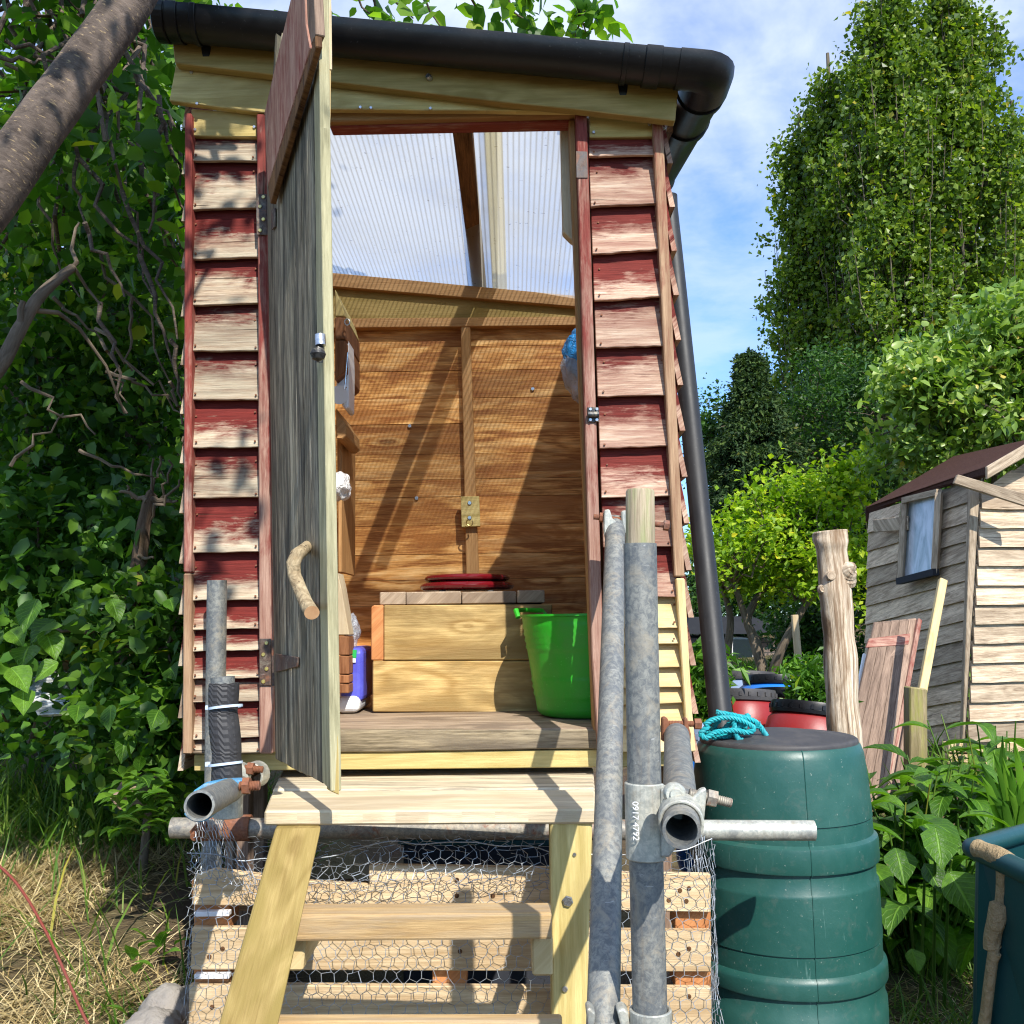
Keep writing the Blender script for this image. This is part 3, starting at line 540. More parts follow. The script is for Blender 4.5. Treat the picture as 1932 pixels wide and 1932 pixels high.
hb = board([(869, 937), (904, 936), (906, 993), (871, 995)], YB-0.065, 0.025).build('hook_block', 'treated_lit', hut, 0.002)
mb = MB(); mb.disc(P(886, 949, YB-0.066), (0, -1, 0), 0.008, 0.004); mb.disc(P(886, 977, YB-0.066), (0, -1, 0), 0.008, 0.004); mb.build_each('screw', 'chrome', hb)
c = P(886, 986, YB-0.085); mb = MB(); mb.tube([c+V((math.cos(a)*.012, -.004+abs(math.sin(a))*0, math.sin(a)*.012)) for a in np.linspace(-4.2, 0.6, 14)], 0.0028, 8); mb.build('cup_hook', 'brass', hb)
mb = MB()
for u, v in ((773, 804), (1005, 734), (786, 1120-180)): mb.disc(P(u, v, YB-0.001), (0, -1, 0), 0.008, 0.006)
mb.build_each('screw', 'chrome', bw)
# side walls: inner boards + outer weatherboards that show as a saw-tooth beyond the corner
def sidewall(X, sgn, name, mat):
    z0 = ZF-0.09; ztop = roofpt(0 if sgn < 0 else 1, 0).z-0.03; n = 14; mb = MB()
    lean = (P(1251, 229, YF).x-P(1305, 1420, YF).x)/(P(1251, 229, YF).z-P(1305, 1420, YF).z)
    for i in range(n):
        a = z0+(ztop-z0)*i/n; b = z0+(ztop-z0)*(i+1)/n
        f = [V((X+sgn*0.030, YF+0.012, a)), V((X+sgn*0.008, YF+0.012, b+0.01)), V((X-sgn*0.004, YF+0.012, b+0.01)), V((X+sgn*0.016, YF+0.012, a))]
        f = [p+V((lean*(p.z-z0), 0, 0)) for p in f]
        mb.prism(f, V((0, YB-YF+0.02, 0)), (0, 1, 0), wear=[0, 1, 1, 0])
    return mb.build(name, mat, hut)
xr = P(1305, 1420, YF).x; xl = P(346, 1420, YF).x
sidewall(xr-0.006, 1, 'side_cladding', 'clad_r'); sidewall(xl+0.012, -1, 'side_cladding', 'clad')
mb = MB()
for i in range(15):
    z0 = ZF+i*0.105
    for X in (XL, XR):
        mb.box((X-0.006+(.03-.02*i/15)*(X > 0), YF+0.06, z0+.001), (X+0.006+(.03-.02*i/15)*(X > 0), YB, z0+0.104), grain=(0, 1, 0))
mb.build('side_lining', 'inner', hut)
# floor
mb = MB(); ys = [2.60, 2.80, 3.02, 3.24, 3.46, 3.68, 3.90]
for a, b in zip(ys[:-1], ys[1:]): mb.box((XL, a+.002, ZF-0.03), (XR, b-.002, ZF+random.uniform(-.001, .001)))
mb.build('floor_plank', 'floor', hut, 0.002)
board(jline((356, 1424), (1131, 1413), 12, .8)+[(1131, 1376), (640, 1378), (356, 1395)], YF+0.012, 0.035).build('sill_board', 'floorold', hut, 0.003)
board([(366, 1424), (1296, 1412), (1298, 1446), (366, 1455)], YF+0.02, 0.045).build('floor_joist', 'treated_lit', hut, 0.002)
mb = MB(); mb.box((XL, 2.7, ZF-0.16), (XL+.05, 3.9, ZF-0.032), (0, 1, 0)); mb.box((XR-.05, 2.7, ZF-0.16), (XR, 3.9, ZF-0.032), (0, 1, 0)); mb.box((XL, 3.85, ZF-0.16), (XR, 3.9, ZF-0.033)); mb.build('floor_bearer', 'rafter', hut)
# ---- gutter: half-round channel along the front, corner angle, then back along the right side
def channel(mb, path, r, seg=14, wall=0.003, up=V((0, 0, 1))):
    path = [V(p) for p in path]; n = len(path); vs = []
    for i, p in enumerate(path):
        d = (path[min(i+1, n-1)]-path[max(i-1, 0)]).normalized(); side = d.cross(up).normalized(); u = side.cross(d)
        for rr in (r, r-wall):
            for k in range(seg+1):
                a = PI+PI*k/seg; vs.append(p+side*math.cos(a)*rr+u*math.sin(a)*rr)
    w = 2*(seg+1); fs = []
    for i in range(n-1):
        for k in range(seg):
            fs.append([i*w+k, i*w+k+1, (i+1)*w+k+1, (i+1)*w+k]); fs.append([i*w+seg+1+k+1, i*w+seg+1+k, (i+1)*w+seg+1+k, (i+1)*w+seg+1+k+1])
        for k, l in ((0, seg+1), (seg, 2*seg+1)): fs.append([i*w+k, (i+1)*w+k, (i+1)*w+l, i*w+l])
    for i in (0, n-1):
        for k in range(seg): fs.append([i*w+k, i*w+k+1, i*w+seg+2+k, i*w+seg+1+k])
    return mb.raw(vs, fs, smooth=True)
YG = 2.455
gl, gm, gr = P(304, 27, YG), P(849, 80, YG), P(1300, 119, YG)
RG = 0.064
g0, g1 = gl, gr+(gr-gl).normalized()*0.02
gu = empty('gutter', (0, 0, 0), None, None); gu.parent = hut; gu.location = -hut.location
mb = MB(); channel(mb, [g0, g1], RG); mb.build('channel', 'gutter', gu)
cap = MB(); d = (g1-g0).normalized(); upg = d.cross(V((0, 1, 0))).normalized()
def halfdisc(mb, c, d, r, th, seg=16):
    side = d.cross(V((0, 0, 1))).normalized(); u = side.cross(d)
    return mb.prism([c+side*math.cos(PI+PI*k/seg)*r+u*math.sin(PI+PI*k/seg)*r for k in range(seg+1)], d*th)
halfdisc(cap, g0-d*0.004, d, RG+0.006, 0.03); cap.build('end_cap', 'gutter', gu, 0.003)
def collar(t, wdt, r, name, strap=False):
    mb = MB(); c = g0+(g1-g0)*t; channel(mb, [c-d*wdt/2, c+d*wdt/2], r, wall=0.006)
    if strap:
        c2 = c+V((0, RG*0.75, -RG*0.55)); mb.prism([c2+V((-.014, 0, 0)), c2+V((.014, 0, 0)), c2+V((.007, 0.012, -0.065)), c2+V((-.007, 0.012, -0.065))], V((0, 0.02, 0)))
    return mb.build(name, 'gutter', gu, 0.0015)
collar(0.073, 0.014, RG+0.005, 'bracket', True); collar(0.866, 0.014, RG+0.005, 'bracket', True); collar(0.917, 0.042, RG+0.006, 'joint_clip'); collar(0.033, 0.03, RG+0.005, 'joint_clip')
# corner angle and side run
back = P(1258, 372, 3.86)
cn0 = g1; ang = [cn0-d*0.05]
for a in np.linspace(0, PI/2, 7): ang.append(cn0+d*math.sin(a)*0.035+V((0, 1-math.cos(a), 0))*0.035)
mb = MB(); channel(mb, ang+[ang[-1]+V((0, .07, -.004))], RG+0.004); mb.build('corner_angle', 'gutter', gu, 0)
s0 = ang[-1]+V((0, .05, -.003)); s1 = V((s0.x+0.02, 3.92, back.z)); mb = MB(); channel(mb, [s0, s1], RG); mb.build('channel', 'gutter', gu)
def collar2(t, wdt):
    mb = MB(); dd = (s1-s0).normalized(); c = s0+(s1-s0)*t; channel(mb, [c-dd*wdt/2, c+dd*wdt/2], RG+0.006, wall=0.006); mb.build('joint_clip', 'gutter', gu)
collar2(0.04, 0.03); collar2(0.22, 0.04); collar2(0.72, 0.04)
halfdisc(MB(), s1, (s1-s0).normalized(), RG+.004, .01).build('end_cap', 'gutter', gu)
# side fascia under the side gutter
mb = MB(); a0 = P(1268, 190, 2.66); mb.prism([a0+V((0, 0, .08)), a0+V((0, 0, -0.09)), V((s1.x-.075, 3.95, s1.z-.1)), V((s1.x-.075, 3.95, s1.z+.06))], V((-.02, 0, 0)), (0, 1, 0)); mb.build('fascia_board', 'rafter', hut)
pipe_top = V((s1.x-0.0, 3.84, s1.z-0.03)); ptop = P(1262, 392, 3.80); pbot = P(1364, 1396, 2.93)
mb = MB(); mb.tube([V((ptop.x, ptop.y, s1.z-0.02)), ptop, ptop+(pbot-ptop)*0.5, pbot], 0.0345, 28, cap=False, hollow=0.003); mb.build('downpipe', 'downpipe', gu)
# ---- the door, swung open towards the viewer
dA, dB, dC = P(519, 1430, 2.53), P(623, 1493, 2.05), P(503, 300, 2.53)
DN = (dB-dA).cross(dC-dA).normalized()
if DN.dot(EYE-dA) < 0: DN = -DN            # the outer face, turned to the viewer
DH = (dB-dA); DH = (DH-V((0, 0, 1))*0).normalized(); DV = (dC-dA).normalized()
def PD(u, v, off=0.0): return PN(u, v, dA+DN*off, DN)
door = empty('door', (0, 0, 0), None, None); door.parent = hut; door.location = -hut.location
mb = MB()
lft = lambda v: 519-(1430-v)*0.0145
cols_b = [519, 531, 541.5, 552, 566, 580.5, 594, 608]          # board joints at the foot
cols_t = [503, 520, 531, 541, 554, 566, 578, 590]              # and near the top
for i in range(7):
    ub0, ub1, ut0, ut1 = cols_b[i], cols_b[i+1], cols_t[i], cols_t[i+1]
    vb = lambda u: 1430+(u-519)*0.56
    wob = random.uniform(-3, 3)
    q = [PD(ub0+.4, vb(ub0)+wob), PD(ub1-.4, vb(ub1)+wob), PD(ut1-.4, 60), PD(ut0+.4, 330-i*40)]
    mb.prism(q, -DN*(0.016+random.uniform(0, .004)), DV, rnd=random.random())
mb.build('door_board', 'grey', door, 0.002)
mb = MB(); mb.prism([PD(608, 1476, .002), PD(624, 1494, .002), PD(604, 240, .002), PD(601, -80, .002), PD(588, -80, .002), PD(593, 240, .002)], -DN*0.022, DV); mb.build('door_stile', 'greengrey', door, 0.002)
# pale closing edge seen end-on
mb = MB(); e = [PD(623, 1493), PD(604, 240), PD(601, -80)]
w2 = V((0.0165, -0.004, 0)); fr = []
q0 = [P(624, 1493, 2.042), P(640, 1500, 2.042), P(634, 1000, 2.05), P(621, 240, 2.06), P(609, -80, 2.06), P(598, -80, 2.06), P(603.5, 240, 2.06)]
mb.prism(q0, V((-.13, .27, 0))*0.10, (0, 0, 1)); mb.build('closing_edge', 'treated_lit', door, 0.0015)
q0 = [P(613, -60, 2.085), P(624, -60, 2.085), P(626, 20, 2.085), P(627, 132, 2.085), P(616, 132, 2.085)]
mb = MB(); mb.prism(q0, V((-.13, .27, 0))*0.4, (0, 0, 1)); mb.build('cover_strip', 'pale', door, 0.002)
q0 = [P(618, 132, 2.085), P(625, 132, 2.085), P(624, 218, 2.085), P(622, 262, 2.085), P(618, 262, 2.085)]
mb = MB(); mb.prism(q0, V((-.13, .27, 0))*0.3, (0, 0, 1)); mb.build('cover_strip', 'new', door, 0.002)
# red reclaimed panel over the head of the door, with its brown lower edge
O = 0.022
pts = [(549, -4), (499, 212), (505, 352), (585, 90), (577, 45), (573, -60), (562, -60)]
mb = MB(); mb.prism([PD(u, v, O) for u, v in pts], -DN*0.02, DV, wear=[.25]*len(pts)); mb.build('head_panel', 'redpost', door, 0.002)
mb = MB(); mb.prism([PD(u, v, O-.004) for u, v in ((573, -60), (577, 45), (585, 90), (596, 65), (590, -60))], -DN*0.02, DV); mb.build('head_panel', 'oldred', door, 0.002)
mb = MB(); mb.prism([PD(u, v, O+.002) for u, v in ((505, 353), (510, 385), (596, 88), (595, 66))], -DN*0.014, DV); mb.build('door_ledge', 'rafter', door, 0.002)
# hinges
def plate(pts, Y, mat, name, holes):
    h = board(pts, Y, 0.004, (0, 0, 1)).build(name, mat, door, 0.001)
    s = MB()
    for u, v in holes: s.disc(P(u, v, Y), (0, -1, 0), 0.0052, 0.003, 12)
    s.build_each('screw', 'brass', door); return h
h1 = plate([(483, 366), (503, 366), (504, 443), (484, 443)], YF-0.042, 'hinge', 'hinge', [(497, 372), (491, 390), (497, 414), (491, 435)])
h2 = plate([(489, 1205), (511, 1205), (512, 1293), (490, 1293)], YF-0.042, 'hinge', 'hinge', [(503, 1213), (497, 1235), (503, 1262), (497, 1286)])
mb = MB(); mb.tube([P(516, 1208, YF-.046), P(517, 1294, YF-.046)], 0.006, 10); mb.prism([PD(519, 1233, .006), PD(561, 1240, .006), PD(561, 1258, .006), PD(519, 1268, .006)], -DN*.004); mb.build('hinge_strap', 'hinge', door, 0.001)
mb = MB(); mb.tube([P(508, 366, YF-.046), P(509, 443, YF-.046)], 0.006, 10); mb.prism([PD(512, 396, .006), PD(518, 392, .006), PD(518, 428, .006), PD(512, 434, .006)], -DN*.004); mb.build('hinge_strap', 'hinge', door, 0.001)
# branch handle
base = PD(580, 1030, -.004)
hp = [base, PD(573, 1037, .03), PD(560, 1047, .052), PD(553, 1062, .06), PD(556, 1085, .058), PD(566, 1112, .056), PD(577, 1138, .054), PD(588, 1156, .055)]
mb = MB(); mb.tube(hp, [.012, .0135, .0155, .0155, .0142, .0138, .0135, .0145], 24, cap=1, noise=0.16); mb.build('branch_handle', ['bark_handle', 'cutend'], door)
mb = MB(); mb.tube([PD(588, 1140, .045), PD(590, 1142, -.01)], 0.006, 8); mb.build('handle_fixing', 'rusty', door)
# barrel bolt
mb = MB(); mb.tube([PD(604, 632, .012), PD(605, 652, .012)], 0.011, 14); lt = mb.build('door_bolt', 'chrome', door)
mb = MB(); mb.tube([PD(602, 652, .012), PD(603, 664, .014), PD(602, 684, .014)], 0.0085, 12); mb.build('bolt_lever', 'blackiron', door); mb = MB(); mb.lathe([(0.0001, -.016), (.012, -.010), (.016, 0), (.012, .010), (.0001, .016)], PD(600, 668, .03), 14); mb.build('bolt_knob', 'blackiron', door)
# keeper on the right hand post
kp = board([(1108, 768), (1130, 768), (1131, 796), (1109, 797)], YF-0.041, 0.004).build('bolt_keeper', 'blackiron', hut, .001)
mb = MB(); mb.tube([P(1109, 782, YF-.047), P(1130, 782, YF-.047)], 0.008, 10); mb.build('keeper_loop', 'blackiron', kp)
mb = MB()
for u, v in ((1114, 772), (1126, 772), (1114, 792), (1126, 792)): mb.disc(P(u, v, YF-.042), (0, -1, 0), 0.0045, 0.003)
mb.build_each('screw', 'chrome', kp)
board([(1087, 285), (1108, 286), (1109, 335), (1088, 335)], YF-0.039, 0.003, (0, 0, 1)).build('old_hinge_mark', 'hinge', hut)
# ================================================================== STEPS
steps = empty('timber_steps', (-0.1, 2.2, 0), 'pale timber steps with thick landing boards leading up to the open hut door', 'steps')
def Pz(u, v, z):
    d = ray(u, v); return EYE+d*((z-H)/d.z)
zl = H-0.39; zt = zl
def plank_top(f0, f1, b0, b1, z, th, name, mat, amp=0.004, n=10):
    """board given by the pixel corners of its top face (front-left, front-right, back-left, back-right) at height z."""
    a, b, c, d = (Pz(*q, z) for q in (f0, f1, b0, b1)); fr = [a+(b-a)*i/n+V((0, random.uniform(-amp, amp)*.5, 0)) for i in range(n+1)]
    mb = MB(); mb.prism(fr+[d, c], V((0, 0, -th)), b-a); return mb.build(name, mat, steps, 0.004)
plank_top((515, 1489), (1122, 1486), (534, 1450), (1119, 1448), zl-.007, 0.030, 'landing_board', 'palegrey')
plank_top((499, 1530), (1123, 1526), (514, 1493), (1122, 1490), zl, 0.030, 'landing_board', 'pale')
# slanted left stringer: 4 x 4 post
sa, sbp = P(566, 1545, 2.19), P(463, 1952, 1.68)
sdir = (sbp-sa).normalized(); up = V((0.10, -0.62, 0.78)); r_ = sdir.cross(up).normalized()
zs = zl-0.031; tq = [V((P(a, 1548, y).x, y, zs)) for a, y in ((519, 2.115), (606, 2.115), (606, 2.255), (530, 2.255))]
mb = MB(); mb.prism(tq, sdir*1.4, sdir); mb.build('stringer', 'treated', steps, 0.005, seg=2)
mb = MB(); mb.prism(px([(1038, 1545), (1118, 1545), (1110, 1800), (1100, 2500), (1046, 2500), (1041, 1800)], 2.115), BACK*0.095, (0, 0, 1)); rp = mb.build('post', 'treated_lit', steps, 0.004)
mb = MB(); mb.disc(P(1071, 1700, 2.114), (0, -1, 0), 0.0115, 0.006, 6); mb.disc(P(1084, 1612, 2.114), (0, -1, 0), 0.004, 0.003, 8); mb.disc(P(1066, 1866, 2.114), (0, -1, 0), 0.006, 0.004, 10); mb.build_each('screw', 'chrome', rp)
z1 = P(700, 1722, 1.92).z
def tread(f0, f1, b0, b1, z, th):
    a, b, c, d = (Pz(*q, z) for q in (f0, f1, b0, b1)); mb = MB(); mb.prism([a, b, d, c], V((0, 0, -th)), b-a); mb.build('tread', 'tread', steps, 0.005, seg=2)
tread((537, 1727), (1041, 1723), (560, 1704), (1039, 1702), z1, 0.047)
tread((508, 1928), (1060, 1926), (525, 1912), (1060, 1911), P(700, 1928, 1.74).z, 0.047)
def bearer(pts, Y, dep, nm='bearer'):
    mb = MB(); mb.prism(px(pts, Y), BACK*dep, (0, 1, 0)); mb.build(nm, 'new', steps, 0.004)
bearer([(534, 1768), (577, 1768), (571, 1833), (532, 1833)], 1.94, 0.2); bearer([(1003, 1771), (1043, 1769), (1043, 1842), (1004, 1842)], 1.96, 0.16)
# ================================================================== SCAFFOLD TUBES
sc = empty('scaffold_tube_frame', (0.2, 2.2, 0), 'grey galvanised scaffold tubes clamped into a handrail and frame around the hut steps', 'scaffold')
R = 0.02415
def tb(path, name='tube', mat='tube', r=R, hollow=0.004, noise_=0):
    mb = MB(); mb.tube(path, r, 28, hollow=hollow); return mb.build(name, mat, sc)
def ext(a, b, k): return [a, b+(b-a)*k]
crossL, crossR = P(324, 1562, 2.48), P(1536, 1567, 2.48)
mid = crossL+(crossR-crossL)*0.80
tb([crossL, mid], mat='tubeold'); tb([mid, crossR], mat='coupler', r=R-0.0003)  # right length in a brighter finish: its sunlit top is in the colour
# left post and its short neighbour bound with tyre
tb([P(409.5, 1095, 2.50), P(405, 1480, 2.50), P(398, 1640, 2.50), P(392, 2060, 2.50)])
t0, t1 = P(421, 1278, 2.08), P(427, 1560, 2.08)
tb([P(420, 1277, 2.09), P(429, 1532, 2.09)])
mb = MB(); seg = 40; rows = 44; vs = []; path = [P(423, 1289, 2.085), P(421, 1345, 2.082), P(428, 1420, 2.078), P(428, 1480, 2.085)]
def bez(pts, t):
    t *= len(pts)-1; i = min(int(t), len(pts)-2); f = t-i; f = f*f*(3-2*f); return pts[i]*(1-f)+pts[i+1]*f
for j in range(rows+1):
    c = bez(path, j/rows)
    for k in range(seg+1):
        a = 2*PI*k/seg; rr = R+0.0055+0.001*math.sin(j*.35)
        if -1.2 < ((a+PI/2+PI) % (2*PI))-PI < 1.0: rr += 0.0012*(1 if (j*2+abs(((k*1.0)) % 8-4)*1.4) % 4 < 2 else 0)
        vs.append(c+V((math.cos(a)*rr, math.sin(a)*rr*0.98, 0)))
mb.raw(vs, [[j*(seg+1)+k, j*(seg+1)+k+1, (j+1)*(seg+1)+k+1, (j+1)*(seg+1)+k] for j in range(rows) for k in range(seg)], smooth=False)
ty = mb.build('tyre_sleeve', 'tyre', sc)
sm = ty.modifiers.new('thick', 'SOLIDIFY'); sm.thickness = 0.003; sm.offset = -1
for v, w_ in ((1334, 4), (1441, 4)):
    mb = MB(); c = P(426, v, 2.08); tl = V((0.12, 0, 1)).normalized()
    mb.lathe([(R+.0085, -.0025), (R+.0098, -.0025), (R+.0098, .0025), (R+.0085, .0025)], c, 32, V((-0.10, 0.1, 1))); mb.box(c+V((-R-.016, -.006, -.004)), c+V((-R-.006, .004, .004))); mb.build('cable_tie', 'tie', ty)
# left open-ended tube running back
L0, L1 = P(376, 1520, 1.66), P(452, 1482, 2.22)
tb([L0, L1])
# right hand tubes
tb([P(1207.5, 1026, 1.47), P(1216, 1500, 1.47), P(1227, 1935, 1.47), P(1236, 2500, 1.47)])
mb = MB(); pl = [P(1207.5, 924, 1.47), P(1207.5, 928, 1.47), P(1207.8, 1030, 1.47), P(1208, 1060, 1.47)]; mb.tube(pl, [.0195, .0212, .0214, .0213], 26, noise=0.03); mb.build('wooden_plug', 'plug', sc)
tb([P(1213, 965, 2.50), P(1216, 2060, 2.50)])
h0, h1_ = P(1161, 987, 2.46), P(1138, 1925, 1.50)
tb([h0, h1_+(h1_-h0)*0.02])
n0, n1_ = P(1286, 1566, 1.31), P(1277, 1388, 1.97)
tb([n0, n1_])
# couplers
def bolt(c0, c1, r, nut=None, par=None, mat='rusty'):
    mb = MB(); mb.tube([c0, c1], r, 12)
    L = (c1-c0).length; nth = int(L/0.0028)
    for i in range(nth):
        p = c0+(c1-c0)*(i/nth); mb.lathe([(r, 0), (r*1.14, .0009), (r, .0018)], p, 12, c1-c0)
    if nut is not None:
        p = c0+(c1-c0)*nut; mb.lathe([(0.0001, 0), (r*2.0, 0), (r*2.0, .013), (0.0001, .013)], p, 6, c1-c0, smooth=False)
    return mb.build('bolt', mat, par or sc)
def halfshell(c, ax, r, w, th, a0, a1, x0, mat, name='coupler', seg=18, bev=0.0015):
    ax = V(ax).normalized(); x = (V(x0)-ax*V(x0).dot(ax)).normalized(); y = ax.cross(x); vs = []; fs = []
    for k in range(seg+1):
        a = a0+(a1-a0)*k/seg
        for rr, h in ((r, -w/2), (r+th, -w/2), (r+th, w/2), (r, w/2)): vs.append(c+ax*h+(x*math.cos(a)+y*math.sin(a))*rr)
    for k in range(seg):
        for e in range(4): fs.append([k*4+e, k*4+(e+1) % 4, (k+1)*4+(e+1) % 4, (k+1)*4+e])
    fs += [[0, 1, 2, 3], [seg*4+3, seg*4+2, seg*4+1, seg*4]]
    mb = MB(); mb.raw(vs, fs, smooth=False); o = mb.build(name, mat, sc, bev); return o
mc = P(1219, 1547, 1.47); maxis = (P(1207, 1026, 1.47)-P(1227, 1935, 1.47)).normalized()
cp = halfshell(mc, maxis, R+.0005, 0.106, 0.005, -2.45, 1.0, (0, -1, 0), 'coupler')
# saddle that holds the near tube, with its hinged strap
nax = (n1_-n0).normalized(); nc = n0+nax*0.055
halfshell(nc, nax, R+.0005, 0.045, 0.005, -2.9, 2.9, (0, 0, 1), 'coupler', 'coupler', 24)
mb = MB(); mb.prism([mc+V((.018, -.028, .048)), mc+V((.052, -.03, .05)), mc+V((.05, -.03, .02)), mc+V((.046, -.03, -.02)), mc+V((.028, -.028, -.046)), mc+V((.016, -.028, -.046))], V((0, .03, 0)), (0, 0, 1)); mb.build('coupler_web', 'coupler', sc, 0.003, seg=2)
mb = MB(); mb.lathe([(.0001, .012), (.0125, .012), (.015, .008), (.015, -.004), (.0001, -.004)], P(1272, 1497, 1.385), 24, (0, -1, 0.05)); mb.lathe([(.0001, .016), (.0075, .016), (.0085, .012)], P(1272, 1497, 1.385), 16, (0, -1, .05)); mb.build('hinge_pin', 'coupler', sc)
mb = MB(); mb.prism(px([(1303, 1508), (1322, 1490), (1333, 1486), (1334, 1500), (1328, 1560), (1321, 1576), (1316, 1560), (1306, 1530)], 1.375), BACK*0.014); mb.build('coupler_flap', 'coupler', sc, 0.003, seg=2)
bolt(P(1300, 1496, 1.385), P(1380, 1515, 1.385), 0.0058, 0.42, mat='tubeold')
# stamped number down the sleeve
def letters(txt, c, right, upv, size, mat, parent, name='lettering', depth=0.0006):
    cu = bpy.data.curves.new(name, 'FONT'); cu.body = txt; cu.size = size; cu.extrude = depth; cu.align_x = 'CENTER'; cu.align_y = 'CENTER'
    tmp = bpy.data.objects.new('tmp', cu); COL.objects.link(tmp); dg = bpy.context.evaluated_depsgraph_get(); me = bpy.data.meshes.new_from_object(tmp.evaluated_get(dg))
    bpy.data.objects.remove(tmp); r_ = V(right).normalized(); u_ = V(upv).normalized(); n_ = r_.cross(u_)
    for vtx in me.vertices: vtx.co = V(c)+r_*vtx.co.x+u_*vtx.co.y+n_*vtx.co.z
    me.materials.clear(); me.materials.append(MT[mat]); o = bpy.data.objects.new(name, me); COL.objects.link(o)
    o.parent = parent; off = V((0, 0, 0)); p = parent
    while p is not None: off += p.location; p = p.parent
    o.location = -off if parent.type == 'EMPTY' else V((0, 0, 0)); return o
letters('0917 4792', P(1199, 1549, 1.4400), -maxis, V((1, -.45, 0)), 0.0125, 'white', cp)
# upper clamp on the hidden far post, holding the rail's head
uc = P(1213, 980, 2.50); halfshell(uc, (0, 0, 1), R, 0.05, 0.005, -PI, PI*.98, (0, -1, 0), 'coupler', 'coupler', 24)
bolt(P(1120, 975, 2.44), P(1262, 992, 2.44), 0.0065, 0.93, mat='rusty'); mb = MB(); mb.lathe([(0.0001, 0), (.012, 0), (.012, .013), (.0001, .013)], P(1131, 976, 2.44), 6, (1, 0, -.1), smooth=False); mb.build('nut', 'rusty', sc)
mb = MB(); mb.prism(px([(1140, 962), (1150, 960), (1156, 978), (1170, 990), (1166, 1002), (1150, 1000), (1143, 1020), (1139, 1000)], 2.42), BACK*0.02); mb.build('coupler_flap', 'coupler', sc, 0.003)
mb = MB(); mb.prism(px([(1172, 964), (1182, 962), (1184, 1010), (1174, 1004)], 2.43), BACK*0.02); mb.build('coupler_flap', 'coupler', sc, 0.003)
# rusty clamp at the back of the near right tube
bolt(P(1254, 1365, 1.99), P(1324, 1366, 1.99), 0.0055, 0.80)
for pp in ([(1250, 1355), (1258, 1353), (1263, 1362), (1262, 1380), (1258, 1398), (1250, 1400)], [(1291, 1356), (1297, 1354), (1299, 1368), (1304, 1385), (1303, 1402), (1297, 1398), (1290, 1376)]):
    mb = MB(); mb.prism(px(pp, 1.98), BACK*0.025); mb.build('coupler_flap', 'rusty', sc, 0.002)
# clamp at the foot of the rail
fc = P(1140, 1922, 1.50)
for pp in ([(1106, 1906), (1112, 1901), (1124, 1912), (1122, 1935), (1110, 1940)], [(1164, 1908), (1176, 1902), (1186, 1910), (1190, 1940), (1172, 1940)]):
    mb = MB(); mb.prism(px(pp, 1.465), BACK*0.03); mb.build('coupler_flap', 'coupler', sc, 0.003, seg=2)
halfshell(P(1228, 1938, 1.47), maxis, R+.0005, 0.05, .005, -PI, PI*.98, (0, -1, 0), 'coupler', 'coupler', 24)
# blue swivel clamp on the left
mb = MB(); mb.prism(px([(362, 1494), (384, 1479), (420, 1472), (452, 1471), (458, 1476), (456, 1492), (430, 1497), (392, 1498), (372, 1508)], 2.02), BACK*0.03); bc = mb.build('swivel_clamp', 'bluepaint', sc, 0.006, seg=2)
halfshell(P(372, 1519, 1.70)+(L1-L0).normalized()*0.05, (L1-L0), R+.0005, 0.04, .005, -.6, 2.6, (1, 0, 0), 'bluepaint', 'swivel_clamp')
halfshell(P(428, 1484, 2.085), (0, 0, 1), R+.0005, 0.045, .005, -PI, PI*.98, (0, -1, 0), 'bluepaint', 'swivel_clamp', 24)
letters('55HH', P(441, 1484, 2.018), (1, 0, .12), (0, 0, 1), 0.016, 'coupler', bc)
bolt(P(452, 1483, 2.0), P(490, 1482, 2.0), 0.0085, 0.18); bolt(P(462, 1449, 2.2), P(496, 1452, 2.2), 0.0068, 0.15)
mb = MB(); mb.prism(px([(438, 1446), (446, 1440), (458, 1442), (463, 1452), (468, 1466), (466, 1478), (456, 1476), (450, 1462), (440, 1464)], 2.19), BACK*0.03); mb.build('coupler_flap', 'coupler', sc, 0.003)
halfshell(P(480, 1462, 2.3), (0.2, 1, 0), R, 0.04, .005, -PI, PI*.98, (1, 0, 0), 'coupler')
halfshell(P(430, 1520, 2.085), (0, 0, 1), R+.0005, 0.045, .005, -PI, PI*.98, (0, -1, 0), 'coupler', 'coupler', 24)
halfshell(P(402, 1562, 2.49), (1, 0, 0), R+.0005, 0.05, .006, -PI, PI*.98, (0, -1, 0), 'rusty', 'coupler', 24); halfshell(P(450, 1562, 2.48), (1, 0, 0), R+.0005, 0.06, .006, -PI, PI*.98, (0, -1, 0), 'rusty', 'coupler', 24)
bolt(P(385, 1555, 2.42), P(366, 1580, 2.36), 0.009, 0.5)
